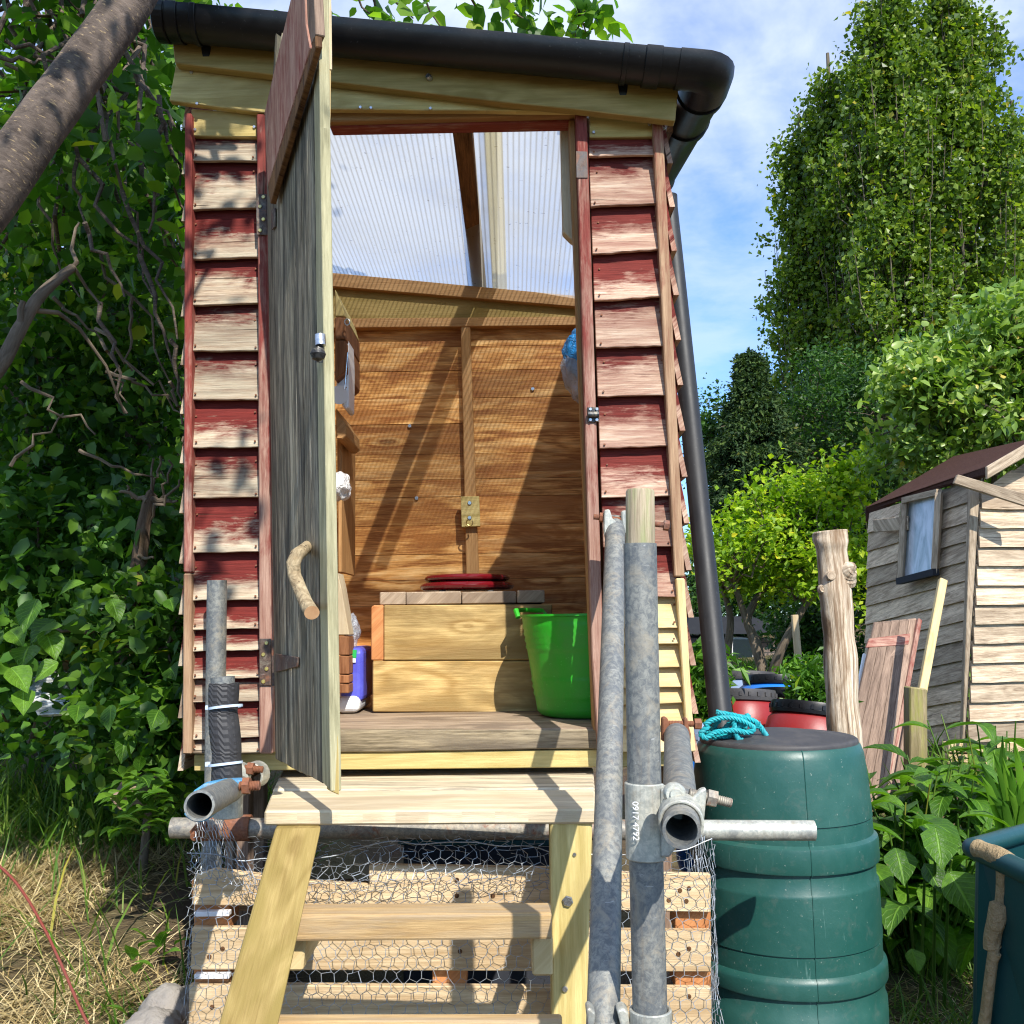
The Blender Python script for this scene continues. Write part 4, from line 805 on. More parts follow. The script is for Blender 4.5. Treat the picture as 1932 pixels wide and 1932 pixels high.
# ================================================================== PALLET SKIRT
pal = empty('pallet', (-0.15, 2.46, 0), 'pale wooden pallet standing on edge under the hut behind chicken wire', 'pallet')
def slat(pts, Y=2.25, th=0.02):
    m_ = MB(); m_.prism(px(pts, Y), BACK*th, (1, 0, 0)); m_.build('slat', 'pallet', pal, 0.002)
slat([(366, 1652), (404, 1640), (470, 1648), (600, 1664), (696, 1670), (696, 1632), (1050, 1638), (1120, 1646), (1341, 1650), (1341, 1722), (1100, 1716), (362, 1708)])
slat([(362, 1750), (1342, 1756), (1342, 1834), (360, 1830)])
slat([(357, 1858), (1342, 1864), (1343, 1942), (355, 1936)])
slat([(354, 1968), (1343, 1972), (1343, 2052), (353, 2046)]); slat([(353, 2078), (1343, 2082), (1343, 2162), (352, 2156)])
for v0, v1 in ((1708, 1750), (1831, 1860), (1938, 1970), (2048, 2080), (1600, 1650)):
    for u0, u1 in ((366, 432), (816, 880), (1274, 1341)):
        if v0 == 1600: continue
        mb = MB(); mb.prism(px([(u0, v0-6), (u1, v0-6), (u1, v1+6), (u0, v1+6)], 2.271), BACK*0.08, (0, 1, 0)); mb.build('block', 'block', pal, 0.002)
for u0, u1 in ((366, 432), (816, 880), (1274, 1341)):
    mb = MB(); mb.prism(px([(u0, 1655), (u1, 1655), (u1, 2160), (u0, 2160)], 2.355), BACK*0.02, (0, 0, 1)); mb.build('stretcher', 'pallet', pal, 0.002)
mb = MB()
for v0 in (1660, 1760, 1865): mb.prism(px([(362, v0), (1340, v0+4), (1340, v0+60), (362, v0+58)], 2.75), BACK*0.018, (1, 0, 0))
mb.build('back_slat', 'rafter', pal)
mb = MB()
for u, v in ((862, 1690), (862, 1660), (930, 1690), (1283, 1680), (1295, 1700), (1262, 1698), (1300, 1676), (1300, 1790), (1300, 1880), (395, 1805), (400, 1900), (420, 1790), (868, 1795), (1280, 1800)): mb.disc(P(u, v, 2.2495), (0, -1, 0), 0.005, 0.0015, 10)
mb.build('nail', 'rafter', pal)
for v in (1721, 1839):
    mb = MB(); mb.prism(px([(366, v), (432, v-1), (432, v+8), (366, v+9)], 2.244), BACK*0.02); mb.build('white_strip', 'white', pal, .001)
# timbers and a crate in the dark under the floor
ub = empty('support_timber', (0.0, 2.9, 0), 'dark upright timbers in the shade under the hut floor', 'timber')
for i, (u0, u1, Y) in enumerate(((424, 440, 2.95), (446, 470, 2.8), (474, 498, 3.2), (1250, 1268, 3.0))):
    mb = MB(); mb.prism(px([(u0, 1450), (u1, 1450), (u1, 2000), (u0, 2000)], Y), BACK*0.05, (0, 0, 1)); mb.build('upright', 'oldred', ub, .003)
cr = empty('plastic_container', P(850, 1700, 3.0), 'teal rimmed plastic container with its body coloured near black as the shade under the hut', 'container')
mb = MB(); mb.prism(px([(760, 1588), (1060, 1590), (1060, 1900), (760, 1900)], 3.3), BACK*0.6); mb.build('container_body', 'slate', cr, 0.02, seg=3)  # near-black body colour stands in for the dark under the floor
mb = MB(); mb.prism(px([(750, 1584), (1070, 1586), (1070, 1597), (750, 1595)], 3.285), BACK*0.63); mb.build('container_rim', 'bin', cr, 0.006, seg=2)
# ================================================================== CHICKEN WIRE
def hexnet(name, x0, x1, z0, z1, surf, label=None, cell=0.0265, r=0.0006, jit=0.0022, parent=None, keep=None):
    s = cell/math.sqrt(3); mb = MB(); cols = int((x1-x0)/cell)+2; rws = int((z1-z0)/(1.5*s))+2; pts = {}
    def vert(x, z):
        k = (round(x, 4), round(z, 4))
        if k not in pts: pts[k] = surf(x+random.gauss(0, jit), z+random.gauss(0, jit))
        return pts[k]
    vs, fs = [], []
    def edge(a, b, rr):
        d = b-a
        if d.length < 1e-5: return
        d.normalize(); x = d.orthogonal().normalized(); y = d.cross(x); o = len(vs)
        for p in (a, b):
            for k in range(3): vs.append(p+(x*math.cos(k*2.094)+y*math.sin(k*2.094))*rr)
        for k in range(3): fs.append([o+k, o+(k+1) % 3, o+3+(k+1) % 3, o+3+k])
    for j in range(rws):
        for i in range(cols):
            cx = x0+i*cell+(j % 2)*cell/2; cz = z0+j*1.5*s
            if cx > x1 or cz > z1 or (keep and not keep(cx, cz)): continue
            hx = [(cx, cz+s), (cx+cell/2, cz+s/2), (cx+cell/2, cz-s/2), (cx, cz-s), (cx-cell/2, cz-s/2), (cx-cell/2, cz+s/2)]
            q = [vert(*p) for p in hx]
            edge(q[0], q[1], r); edge(q[1], q[2], r*1.5); edge(q[2], q[3], r)
    mb.raw(vs, fs, smooth=True); return mb, pts
zt_ = P(700, 1592, 2.21).z; X0 = P(362, 1750, 2.22).x; X1 = P(1344, 1750, 2.22).x
def surf_front(x, z):
    y = 2.222+0.012*mnoise.noise(V((x*5, z*5, 3)))-0.02*max(0, 1-(x-X0)/.15)**2
    top = max(0, (z-(zt_-0.09))/0.09)
    zz = z-0.03*top*(0.5+0.5*math.sin(x*9))+0.012*top*mnoise.noise(V((x*14, z*20, 0)))
    return V((x+0.01*top*mnoise.noise(V((x*11, z*11, 9))), y-0.05*top*abs(mnoise.noise(V((x*6, 1, z*6)))), zz))
cw = empty('chicken_wire', (0, 2.4, 0), 'crumpled silver chicken wire stretched across the pallet and around its corners', 'wire netting')
mb, _ = hexnet('mesh', X0, X1, -0.05, zt_, surf_front); mb.build('netting', 'wire', cw)
# second crumpled layer folded along the top
za = P(700, 1598, 2.22).z; zb = P(700, 1665, 2.22).z
def surf_fold(x, z):
    k = (z-zb)/(za-zb); return V((x+.012*mnoise.noise(V((x*17, z*9, 4))), 2.225-0.03*math.sin(k*PI)+.02*mnoise.noise(V((x*10, z*30, 5))), zb+(za-zb)*(k*0.62+0.05)+0.022*mnoise.noise(V((x*4, 7, 0)))-.012))
mb, _ = hexnet('mesh', P(470, 1600, 2.22).x, P(1060, 1600, 2.22).x, zb, za+.10, surf_fold, jit=0.006); mb.build('folded_edge', 'wire', cw)
mb = MB(); mb.tube([surf_front(X0+(X1-X0)*i/60, zt_+.002) for i in range(61)], 0.0013, 5); mb.build('edge_wire', 'wire', cw)
def surf_r(x, z): return V((X1+0.012+0.014*mnoise.noise(V((x*9, z*8, 2)))-.02*max(0, z-0.55), 2.215+(x-X1), z))
mb, _ = hexnet('mesh', X1, X1+.35, -0.05, zt_-.02, surf_r, jit=.004); mb.build('netting', 'wire', cw)
def surf_l(x, z):
    k = max(0, min(1, (z-.25)/.55)); return V((X0-0.022+0.022*k+0.016*mnoise.noise(V((x*9, z*8, 12))), 2.205+(x-X1), z))
mb, _ = hexnet('mesh', X1, X1+.30, -0.05, P(380, 1590, 2.4).z, surf_l, jit=.004); mb.build('netting', 'wire', cw)
# loose corner pulled up over the tube on the left
q00, q10, q01, q11 = P(352, 1640, 2.20), P(500, 1690, 2.20), P(372, 1548, 2.22), P(412, 1520, 2.18)
def surf_c(x, z):
    a = min(1, max(0, x/0.3)); b_ = min(1, max(0, z/0.2)); p = (q00*(1-a)+q10*a)*(1-b_)+(q01*(1-a)+q11*a)*b_; return p+V((0, .012*mnoise.noise(p*30), .006*mnoise.noise(p*40+V((3, 3, 3)))))
mb, _ = hexnet('mesh', 0, .3, 0, .2, surf_c, jit=.003); mb.build('loose_corner', 'wire', cw)
# ================================================================== INSIDE THE HUT
ft = empty('toilet_box', P(860, 1342, 3.12), 'scaffold plank box toilet with stacked blocks on top inside the hut', 'toilet')
YT = 3.10
def bx(pts, name, mat='box', dep=0.03, Y=YT, bev=.003): return board(pts, Y, dep).build(name, mat, ft, bev)
bx([(724, 1142), (1042, 1140), (1042, 1245), (724, 1246)], 'front_board'); bx([(703, 1247.5), (1046, 1246.5), (1046, 1345), (703, 1343)], 'front_board')
mb = MB(); mb.prism(px([(700, 1146), (704, 1142), (723, 1142), (723, 1246), (700, 1246)], YT-.004), BACK*0.5, (0, 1, 0)); mb.build('side_board', 'block', ft, .003)
mb = MB(); mb.box((P(724, 1142, YT).x, YT+.031, ZF+.002), (P(735, 1142, YT).x, YB-.01, P(724, 1146, YT).z), (0, 1, 0)); mb.box((P(1030, 1142, YT).x, YT+.031, ZF+.002), (P(1042, 1142, YT).x, YB-.01, P(724, 1146, YT).z), (0, 1, 0)); mb.build('side_board', 'box', ft)
ztop = P(800, 1140.5, YT).z; zb2 = P(800, 1117, YT).z
for u0, u1 in ((715, 764), (765, 869), (870.5, 974), (975.5, 1028)):
    mb = MB(); mb.box((P(u0, 1130, YT).x, YT+.012+random.uniform(0, .006), ztop), (P(u1, 1130, YT).x, YB-.03, zb2+random.uniform(-.002, .002)), (0, 1, 0)); mb.build('top_board', 'floor', ft, .003)
for nm, u0, u1, v0, v1, Yc in (('toilet_seat', 793, 970, 1099, 1114, 3.33), ('toilet_lid', 801, 962, 1085, 1098, 3.33)):
    c = P((u0+u1)/2, (v0+v1)/2, Yc); rx_ = (P(u1, v0, Yc)-P(u0, v0, Yc)).length/2; hh = (P(u0, v0, Yc).z-P(u0, v1, Yc).z)/2; mb = MB(); vs = []; sg = 56
    prof = [(0.0001, hh*.9), (.8, hh), (.93, hh*.86), (.985, hh*.45), (1, 0), (.985, -hh*.5), (.93, -hh*.9), (.8, -hh), (.0001, -hh)]
    for rr, h in prof:
        for k in range(sg+1):
            a = 2*PI*k/sg; vs.append(c+V((math.cos(a)*rr*rx_, math.sin(a)*rr*rx_*1.12, h)))
    mb.raw(vs, [[i*(sg+1)+k, i*(sg+1)+k+1, (i+1)*(sg+1)+k+1, (i+1)*(sg+1)+k] for i in range(len(prof)-1) for k in range(sg)], smooth=True); mb.build(nm, 'maroon', ft)
mb = MB()
for u in (835, 925): mb.disc(P(u, 1116, 3.2)+V((0, 0, -.004)), (0, 0, 1), .012, .008)
mb.build_each('seat_buffer', 'lid', ft)
tu = empty('flexible_tub', P(1112, 1345, 2.90), 'bright green flexible bucket standing inside the hut door', 'bucket')
c = V((P(1112, 1300, 2.92).x, 2.93, ZF+.002)); hT = P(1100, 1163, 2.80).z-c.z
prof = [(0.0001, .0), (.125, 0), (.140, .004), (.150, .016)]
for i in range(1, 29):
    k = i/28; rib = .003 if (k > .12 and k < .38 or k > .62 and k < .95) and i % 2 else 0; prof.append((.150+.040*k+rib, .016+(hT-.016)*k))
prof += [(.196, hT+.002), (.196, hT+.008), (.188, hT+.008), (.184, hT-.01), (.150, .03), (.001, .02)]
mb = MB(); mb.lathe(prof, c, 72); mb.build('tub_body', 'tub', tu)
for ang in (PI*.80, -PI*.2):
    mb = MB(); d_ = V((math.cos(ang), math.sin(ang), 0)); s_ = V((-d_.y, d_.x, 0)); cc_ = c+V((0, 0, hT))+d_*.192
    mb.tube([cc_+s_*(-.075)+V((0, 0, 0)), cc_+s_*(-.07)+d_*.012+V((0, 0, .02)), cc_+s_*(-.03)+d_*.03+V((0, 0, .022)), cc_+s_*.03+d_*.03+V((0, 0, .022)), cc_+s_*.07+d_*.012+V((0, 0, .02)), cc_+s_*.075], [.008, .008, .007, .007, .008, .008], 10); mb.build('tub_handle', 'tub', tu)
# crumpled bags and packs
def blob(name, c, rad, mat, parent=None, amp=0.25, freq=9, sub=4, squash=(1, 1, 1)):
    bm = bmesh.new(); bmesh.ops.create_icosphere(bm, subdivisions=sub, radius=1)
    for v_ in bm.verts:
        k = 1+amp*mnoise.noise(v_.co*freq/4+V(c)*3)+amp*.5*abs(mnoise.noise(v_.co*freq/1.6)); v_.co = V((v_.co.x*rad[0]*k, v_.co.y*rad[1]*k, v_.co.z*rad[2]*k))
    me = bpy.data.meshes.new(name); bm.to_mesh(me); bm.free(); me.materials.append(MT[mat])
    for p in me.polygons: p.use_smooth = True
    o = bpy.data.objects.new(name, me); COL.objects.link(o); o.location = c
    if parent is not None: o.parent = parent; o.location = V(c)-parent.location
    return o
bag = empty('plastic_bag', P(1092, 690, 3.2), 'blue and clear polythene bag hanging inside the hut by the door post', 'bag')
blob('bag_top', P(1096, 668, 3.2), (.055, .06, .075), 'bluefilm', bag); blob('bag_body', P(1098, 700, 3.2), (.062, .06, .10), 'clearfilm', bag)
tag(blob('carrier_bag', P(640, 918, 3.1), (.035, .06, .045), 'whitefilm'), 'white carrier bag bunched on the inner wall behind the open door', 'bag')
pk = empty('tissue_pack', P(668, 1320, 3.1), 'purple wrapped pack of paper rolls standing on the hut floor', 'pack')
mb = MB(); zf2 = ZF+.003; x0_ = P(640, 1300, 3.1).x; x1_ = P(685, 1300, 3.1).x; zt2 = P(668, 1222, 3.1).z
mb.box((x0_, 3.1, zf2+.03), (x1_, 3.35, zt2)); mb.build('wrapper', 'purple', pk, .018, seg=3)
mb = MB(); mb.box((x0_-.01, 3.08, zf2), (x1_-.008, 3.34, zf2+.05)); mb.build('paper_roll', 'white', pk, .02, seg=4)
board([(663, 1226), (673, 1226), (672, 1241), (663, 1241)], 3.095, .003).build('pack_label', 'greenlabel', pk); board([(663, 1242), (671, 1242), (671, 1250), (663, 1250)], 3.0945, .003).build('pack_label', 'white', pk)
blob('wrapper_end', P(664, 1190, 3.14), (.022, .04, .05), 'clearfilm', pk)
bd = empty('wall_shelf', P(645, 650, 3.2), 'brown sawn timber block shelf with a brass hook on the inner wall', 'shelf')
for pts, mt in (([(632, 598), (652, 599), (652, 640), (632, 640)], 'brick'), ([(632, 642), (652, 642), (652, 700), (632, 718)], 'brick'), ([(632, 545), (645, 575), (651, 597), (632, 597)], 'treated_lit')):
    mb = MB(); mb.prism(px(pts, 3.15), BACK*.3, (0, 0, 1)); mb.build('shelf_block', mt, bd, .003)
mb = MB(); hk = P(655, 608, 3.12); mb.tube([hk+V((math.cos(a)*.008, 0, math.sin(a)*.01)) for a in np.linspace(0, 6.2, 14)], .0025, 8); mb.tube([P(656, 665, 3.12), P(650, 735, 3.12), P(653, 730, 3.12)], .003, 8); mb.build('brass_hook', 'chrome', bd)
hd = empty('roll_holder', P(645, 720, 3.2), 'white paper roll holder hanging below the brown timber shelf', 'holder')
mb = MB(); mb.prism(px([(634, 705), (650, 668), (657, 640), (659, 690), (658, 770), (650, 772), (634, 745)], 3.2), BACK*.12); mb.build('holder_body', 'white', hd, .008, seg=3)
mb = MB(); mb.tube([P(640, 745, 3.18), P(640, 745, 3.30)], .03, 24); mb.build('paper_roll', 'white', hd)
lb = empty('timber_offcut', P(648, 1250, 3.0), 'brown sawn timber offcut with black lines beside the purple pack', 'timber')
for i, v0 in enumerate((1200, 1237, 1273, 1290)):
    v1 = (1236, 1272, 1289, 1308)[i]; mb = MB(); mb.prism(px([(638, v0), (658, v0+1), (658, v1), (638, v1)], 3.02), BACK*.1, (0, 0, 1)); mb.build('block', 'brick', lb, .002)
mb = MB(); mb.prism(px([(637, 1080), (644, 1110), (659, 1198), (637, 1198)], 3.02), BACK*.1, (0, 0, 1)); mb.build('angled_block', 'pale', lb, .002)
bl2 = empty('wall_bracket', P(644, 800, 3.3), 'brown wooden bracket on the inner wall below the white roll holder', 'bracket')
mb = MB(); mb.prism(px([(634, 770), (642, 785), (652, 800), (653, 822), (645, 828), (634, 828)], 3.25), BACK*.3, (0, 1, 0)); mb.build('bracket_block', 'batten_in', bl2, .003); mb = MB(); mb.prism(px([(636, 828), (645, 828), (644, 1080), (638, 1080)], 3.4), BACK*.3, (0, 0, 1)); mb.build('bracket_leg', 'batten_in', bl2, .003)
# ================================================================== GROUND
def gh(x, y):
    """ground height: level by the butt, rising to a rough bank on the left and slowly to the back."""
    k = min(1, max(0, (-0.62-x)/0.45)); k = k*k*(3-2*k)
    left = 0.30+0.085*max(0, y-2.3)+0.05*max(0, -1.0-x)
    r = 0.055*max(0, y-3.4); r = min(r, 1.0); left = min(left, 1.1)
    h = r*(1-k)+left*k
    return h+0.035*mnoise.noise(V((x*2.1, y*2.1, 0)))+0.014*mnoise.noise(V((x*9, y*9, 4)))
def grid(a, b, d): return list(np.arange(a, b+1e-6, d))
xs = [-120, -60, -30, -15, -8]+grid(-5, 6, 0.06)+[8, 15, 30, 60, 120]; ysg = [-30, -12, -5, -2]+grid(0.0, 7, 0.07)+[8, 9.5, 11, 13, 16, 20, 26, 34, 50, 80, 140]
mb = MB(); vs = [V((x, y, gh(x, y))) for y in ysg for x in xs]; nx = len(xs)
mb.raw(vs, [[j*nx+i, j*nx+i+1, (j+1)*nx+i+1, (j+1)*nx+i] for j in range(len(ysg)-1) for i in range(nx-1)], smooth=True)
tag(mb.build('ground', 'soil'), 'bare brown soil with dry straw and rough grass', None, None, 'structure')
# ================================================================== WATER BUTT
wb = empty('water_butt', P(1476, 1900, 2.95), 'dark green ribbed plastic water butt with black lid beside the hut', 'water butt')
bc0 = V((P(1478, 1650, 2.95).x, 2.95, 0)); z_ = lambda v: P(1478, v, 2.69).z
RB = 0.256
pts = [(1416, .205), (1419, .222), (1424, .231), (1440, .239), (1490, .247), (1566, .2535), (1566.5, .2495), (1571, .2495), (1571.5, .2525), (1600, .254), (1606, .2645), (1612, .2665), (1650, .2675), (1654, .266), (1656, .2555), (1688, .256), (1694, .262), (1700, .263), (1809, .2645), (1809.5, .2600), (1813, .2600), (1813.5, .2625), (1849, .263), (1856, .2725), (1862, .274), (1887, .2745), (1890, .273), (1892, .263), (1925, .2635), (1931, .269), (1990, .27), (2080, .268), (2120, .255), (2122, .0)]
pts = [(v, r*.977) for v, r in pts]
mb = MB(); mb.lathe([(r, z_(v)) for v, r in pts], V((bc0.x, bc0.y, 0)), 96); bb = mb.build('butt_body', 'butt', wb)
# moulding seam
mb = MB(); sa_ = -PI/2+0.03
for i in range(len(pts)-3):
    pass
sp_ = [V((bc0.x+math.cos(sa_)*(r+.0005), bc0.y+math.sin(sa_)*(r+.0005), z_(v))) for v, r in pts[:-2]]
mb.tube(sp_, .0016, 6); mb.build('seam', 'butt', wb)
LZ = z_(1418)
mb = MB(); mb.lathe([(.0001, LZ+.030), (.05, LZ+.029), (.09, LZ+.025), (.15, LZ+.017), (.198, LZ+.009), (.205, LZ+.010), (.214, LZ+.0095), (.219, LZ+.006), (.221, LZ+.001), (.221, LZ-.005), (.20, LZ-.006)], V((bc0.x, bc0.y, 0)), 64); mb.build('lid', 'lid', wb)
# rope: turns round the pipe, a bow and loose loops on the lid
rp_ = []
pc = P(1362, 1370, 2.93)
for i in range(46):
    a = -2.6+i*0.29; rp_.append(V((pc.x+.012+math.cos(a)*(.054+.010*math.sin(i*.7)), pc.y+math.sin(a)*.056, pc.z-.028+.022*math.cos(a+.5)+.0010*i+.006*math.sin(i*1.3))))
lp = [(1352, 1344), (1395, 1352), (1425, 1362), (1440, 1380), (1447, 1392), (1440, 1400), (1420, 1402), (1404, 1398), (1390, 1388), (1392, 1372), (1405, 1366)]
lp2 = [(1330, 1368), (1345, 1358), (1372, 1354), (1400, 1360), (1422, 1374), (1410, 1382), (1385, 1378), (1350, 1382), (1332, 1392), (1322, 1384), (1334, 1372)]
lp3 = [(1384, 1360), (1388, 1384), (1396, 1400), (1402, 1404), (1398, 1394)]
def twisted(mb, path, r):
    n = len(path); ph = 0
    strands = [[], [], []]
    for i, p in enumerate(path):
        d = (path[min(i+1, n-1)]-path[max(i-1, 0)]).normalized(); x = d.cross(V((0.01, 0.02, 1))).normalized(); y = d.cross(x)
        if i: ph += (p-path[i-1]).length/0.030*2*PI
        for k in range(3):
            a = ph+k*2*PI/3; strands[k].append(p+(x*math.cos(a)+y*math.sin(a))*r*0.55)
    for s_ in strands: mb.tube(s_, r*0.62, 6)
def smooth_path(pts, m=10):
    out = []
    for i in range(len(pts)-1):
        p0, p1, p2, p3 = pts[max(i-1, 0)], pts[i], pts[i+1], pts[min(i+2, len(pts)-1)]
        for k in range(m):
            t_ = k/m; out.append(0.5*((2*p1)+(p2-p0)*t_+(2*p0-5*p1+4*p2-p3)*t_*t_+(3*p1-p0-3*p2+p3)*t_**3))
    out.append(pts[-1]); return out
mb = MB(); twisted(mb, smooth_path(rp_, 4), .0072)
for l_, Ys in ((lp, 2.86), (lp2, 2.845), (lp3, 2.85)): twisted(mb, smooth_path([P(u, v, Ys) for u, v in l_]), .0072)
for i in range(14):
    mb.tube([P(1420, 1374, 2.86), P(1428+random.uniform(0, 10), 1366+random.uniform(-6, 8), 2.85)], .0016, 5)
tag(mb.build('rope', 'rope'), 'frayed teal rope knotted round the foot of the black downpipe', 'rope')
# ================================================================== STORAGE BARRELS behind
def barrel(u, v, Y, r, h, mat, label, tilt=(0, 0), lidm='gutter', lh=.05, yellow=False):
    c = P(u, v, Y)     # centre of the lid's top
    o = empty('storage_barrel', (c.x, c.y, c.z-h), label, 'barrel', 'plastic barrels stored behind the water butt'); ax = V((tilt[0], tilt[1], 1)).normalized()
    b0 = c-ax*h
    prof = [(.0001, 0), (r*.9, 0), (r*.97, .03), (r, .12), (r*1.02, h*.35), (r*1.04, h*.45), (r*1.01, h*.5), (r*1.0, h*.62), (r*1.03, h*.68), (r*.99, h*.74), (r*.92, h*.86), (r*.80, h-lh)]
    mb = MB(); mb.lathe(prof, b0, 48, ax); mb.build('barrel_body', mat, o)
    mb = MB(); mb.lathe([(r*.80, h-lh-.006), (r*.90, h-lh-.004), (r*.91, h-lh+.012), (r*.885, h-lh+.014), (r*.885, h-.012), (r*.87, h), (r*.7, h-.002), (r*.68, h-.012), (.0001, h-.012)], b0, 48, ax)
    for k in range(24):
        a = 2*PI*k/24; x = ax.orthogonal().normalized(); y = ax.cross(x); dd = x*math.cos(a)+y*math.sin(a); p = b0+ax*(h-lh+.015)+dd*r*.885; mb.beam(p, p+ax*(lh-.03), .012, .012, dd)
    mb.build('barrel_lid', lidm, o)
    if yellow:
        p = P(1502, 1361, Y-.5); q = PN(1502, 1361, c, V((0, 1, 0))); n = V((0, -1, 0)); zc = h*.75
        x = ax.orthogonal(); best = b0+ax*(h*.70)+V((-.07, -math.sqrt((r*1.01)**2-.07**2), 0)); m2 = MB(); m2.prism([best+V((-.018, -.006, -.018)), best+V((.018, -.01, -.018)), best+V((.018, -.008, .018)), best+V((-.018, -.004, .018))], V((0, .008, 0))); m2.build('label', 'yellow', o)
    return o
barrel(1532, 1330, 4.75, .21, .55, 'red', 'red barrel with black lid and small yellow sticker beside the log post', (.16, .14), yellow=True)
barrel(1400, 1302, 5.2, .19, .55, 'red', 'red barrel with black lid coloured grey for its sheen against the black downpipe', (.05, .12), 'lid')  # greyer lid plastic than its neighbours, the sheen is in its colour
barrel(1480, 1300, 5.7, .19, .5, 'red', 'red barrel with black lid between two other red barrels', (.04, .14))
barrel(1464, 1277, 6.5, .23, .55, 'blue', 'bright blue barrel with black lid behind the red barrels', (.06, .14))
barrel(1405, 1270, 6.9, .23, .55, 'greyblue', 'pale grey blue barrel with ribbed lid behind the black downpipe', (.04, .14), 'lid')
barrel(1335, 1370, 3.7, .13, .5, 'blue', 'blue barrel with grey lid squeezed between hut and water butt', (0, 0), 'greyblue')
barrel(1552, 1322, 6.2, .16, .45, 'slate', 'small dark barrel half hidden by plants beside the log post', (0.05, 0))
barrel(1308, 1316, 5.6, .12, .55, 'blue', 'blue barrel standing in weeds behind the hut corner', (0, 0), 'blue')
mb = MB(); mb.tube(smooth_path([P(1488, 1288, 5.6), P(1505, 1283, 5.6), P(1530, 1290, 5.55), P(1552, 1305, 5.5), P(1560, 1318, 5.5)], 5), .010, 8); tag(mb.build('hose', 'white'), 'curved white plastic hose lying over the barrels', 'hose')
# ================================================================== LOG POST
lg = empty('log_post', V((P(1590, 1400, 4.1).x, 4.1, gh(1.4, 4.1))), 'pale stripped log post with a broken branch stub behind the water butt', 'post')
cl_ = [(1566, 1002), (1567, 1012), (1569, 1040), (1574, 1080), (1576, 1120), (1580, 1160), (1583, 1200), (1587, 1260), (1589, 1320), (1593, 1380), (1600, 1440), (1606, 1500), (1622, 1680), (1630, 1760)]
wd = [30, 31.5, 29, 28.5, 29.5, 28, 28.5, 29.5, 28.5, 29, 28, 29, 31, 33]
path = smooth_path([P(u, v, 4.1) for u, v in cl_], 5); ww = np.interp(np.linspace(0, 13, len(path)), range(14), wd)
mb = MB(); mb.tube(path, [w_/F*4.15 for w_ in ww], 40, noise=0.10); lb_ = mb.build('log', 'logpost', lg)
mb = MB(); mb.tube(smooth_path([P(1588, 1092, 4.1), P(1595, 1080, 4.08), P(1602, 1073, 4.06), P(1608, 1070, 4.05), P(1612, 1069, 4.04)], 5), list(np.interp(np.linspace(0, 1, 21), [0, .35, .7, .93, 1], [.060, .045, .025, .014, .003])), 20, noise=.12); mb.build('branch_stub', 'logpost', lg)
mb = MB()
for u, v, yy, r_, d in ((1569, 1086, 4.042, .022, .004), (1554, 1112, 4.08, .026, .014)): mb.lathe([(.0001, d), (r_*.35, d*.75), (r_*.5, d*.95), (r_*.8, d*.5), (r_, -.01)], P(u, v, yy), 16, (-.3 if u < 1560 else 0, -1, .1))
mb.build_each('knot', 'logpost', lg)
# ================================================================== OLD SHED
sh = empty('old_garden_shed', P(1822, 1400, 7.0), 'weathered grey wooden shed with a small window and brown felt roof', 'shed')
NL = 10; Yn, Yf = 7.0, 9.0
def lerp2(a, b, t_): return (a[0]+(b[0]-a[0])*t_, a[1]+(b[1]-a[1])*t_)
def shedwall(bl, br, tl, tr, Ybl, Ybr, n, nm, out, holes=None):
    mb = MB()
    B0, B1, T0, T1 = P(*bl, Ybl), P(*br, Ybr), P(*tl, Ybl), P(*tr, Ybr)
    g = (B1-B0).normalized()
    for i in range(n):
        a, b = i/n, (i+1.12)/n; wv = lambda: random.uniform(-.003, .003)
        segs = [(0, 1)]
        if holes and holes[2] <= (i+.5)/n <= holes[3]: segs = [(0, holes[0]), (holes[1], 1)]
        for s0_, s1_ in segs:
            lp_ = [B0+(B1-B0)*s_ for s_ in (s0_, s1_)]; tp_ = [T0+(T1-T0)*s_ for s_ in (s0_, s1_)]
            m_ = 5; low = [(lp_[0]+(lp_[1]-lp_[0])*k/m_)*(1-a)+(tp_[0]+(tp_[1]-tp_[0])*k/m_)*a+V(out)*.028+V((0, 0, wv())) for k in range(m_+1)]
            hi = [lp_[1]*(1-b)+tp_[1]*b, lp_[0]*(1-b)+tp_[0]*b]
            mb.prism(low+hi, -V(out)*.016, g)
    return mb.build(nm, 'shed', sh)
shedwall((1628, 1425), (1822, 1397), (1640, 972), (1852, 905), Yf, Yn, 13, 'side_wall', (-.75, -.65, 0), holes=(.33, .585, .70, .97))
shedwall((1824, 1400), (2010, 1392), (1851, 925), (2030, 928), Yn-.03, Yn+.12, 13, 'front_wall', (.1, -1, 0))
# gable boards
mb = MB()
for i in range(4):
    v0 = 925-i*33; v1 = v0-38; u0 = 1856+i*52
    mb.prism([P(u0, v0, Yn), P(2060, v0+3, Yn+.1), P(2060, v1+3, Yn+.1), P(u0+52, v1, Yn)], BACK*.016)
mb.build('gable_board', 'shed', sh)
mb = MB(); mb.prism(px([(1832, 912), (1850, 905), (1820, 1400), (1816, 1400)], Yn-.06), BACK*.05, (0, 0, 1)); mb.build('corner_trim', 'shed', sh, .004)
mb = MB(); e0, e1, e2, e3 = P(1632, 958, Yf+.1), P(1866, 880, Yn-.22), P(2010, 812, Yn-.15), P(1800, 860, Yf+.2)
mb.prism([e0, e1, e2, e3], V((0, 0, -.045)), (1, 0, 0)); mb.build('roof', 'felt', sh, .01)
mb = MB(); mb.prism(px([(1632, 956), (1866, 876), (1865, 896), (1700, 938), (1642, 974), (1632, 986)], [Yf+.05, Yn-.24, Yn-.24, 8.3, Yf, Yf]), V((.05, .05, 0))); mb.build('felt_edge', 'felt', sh, .01)
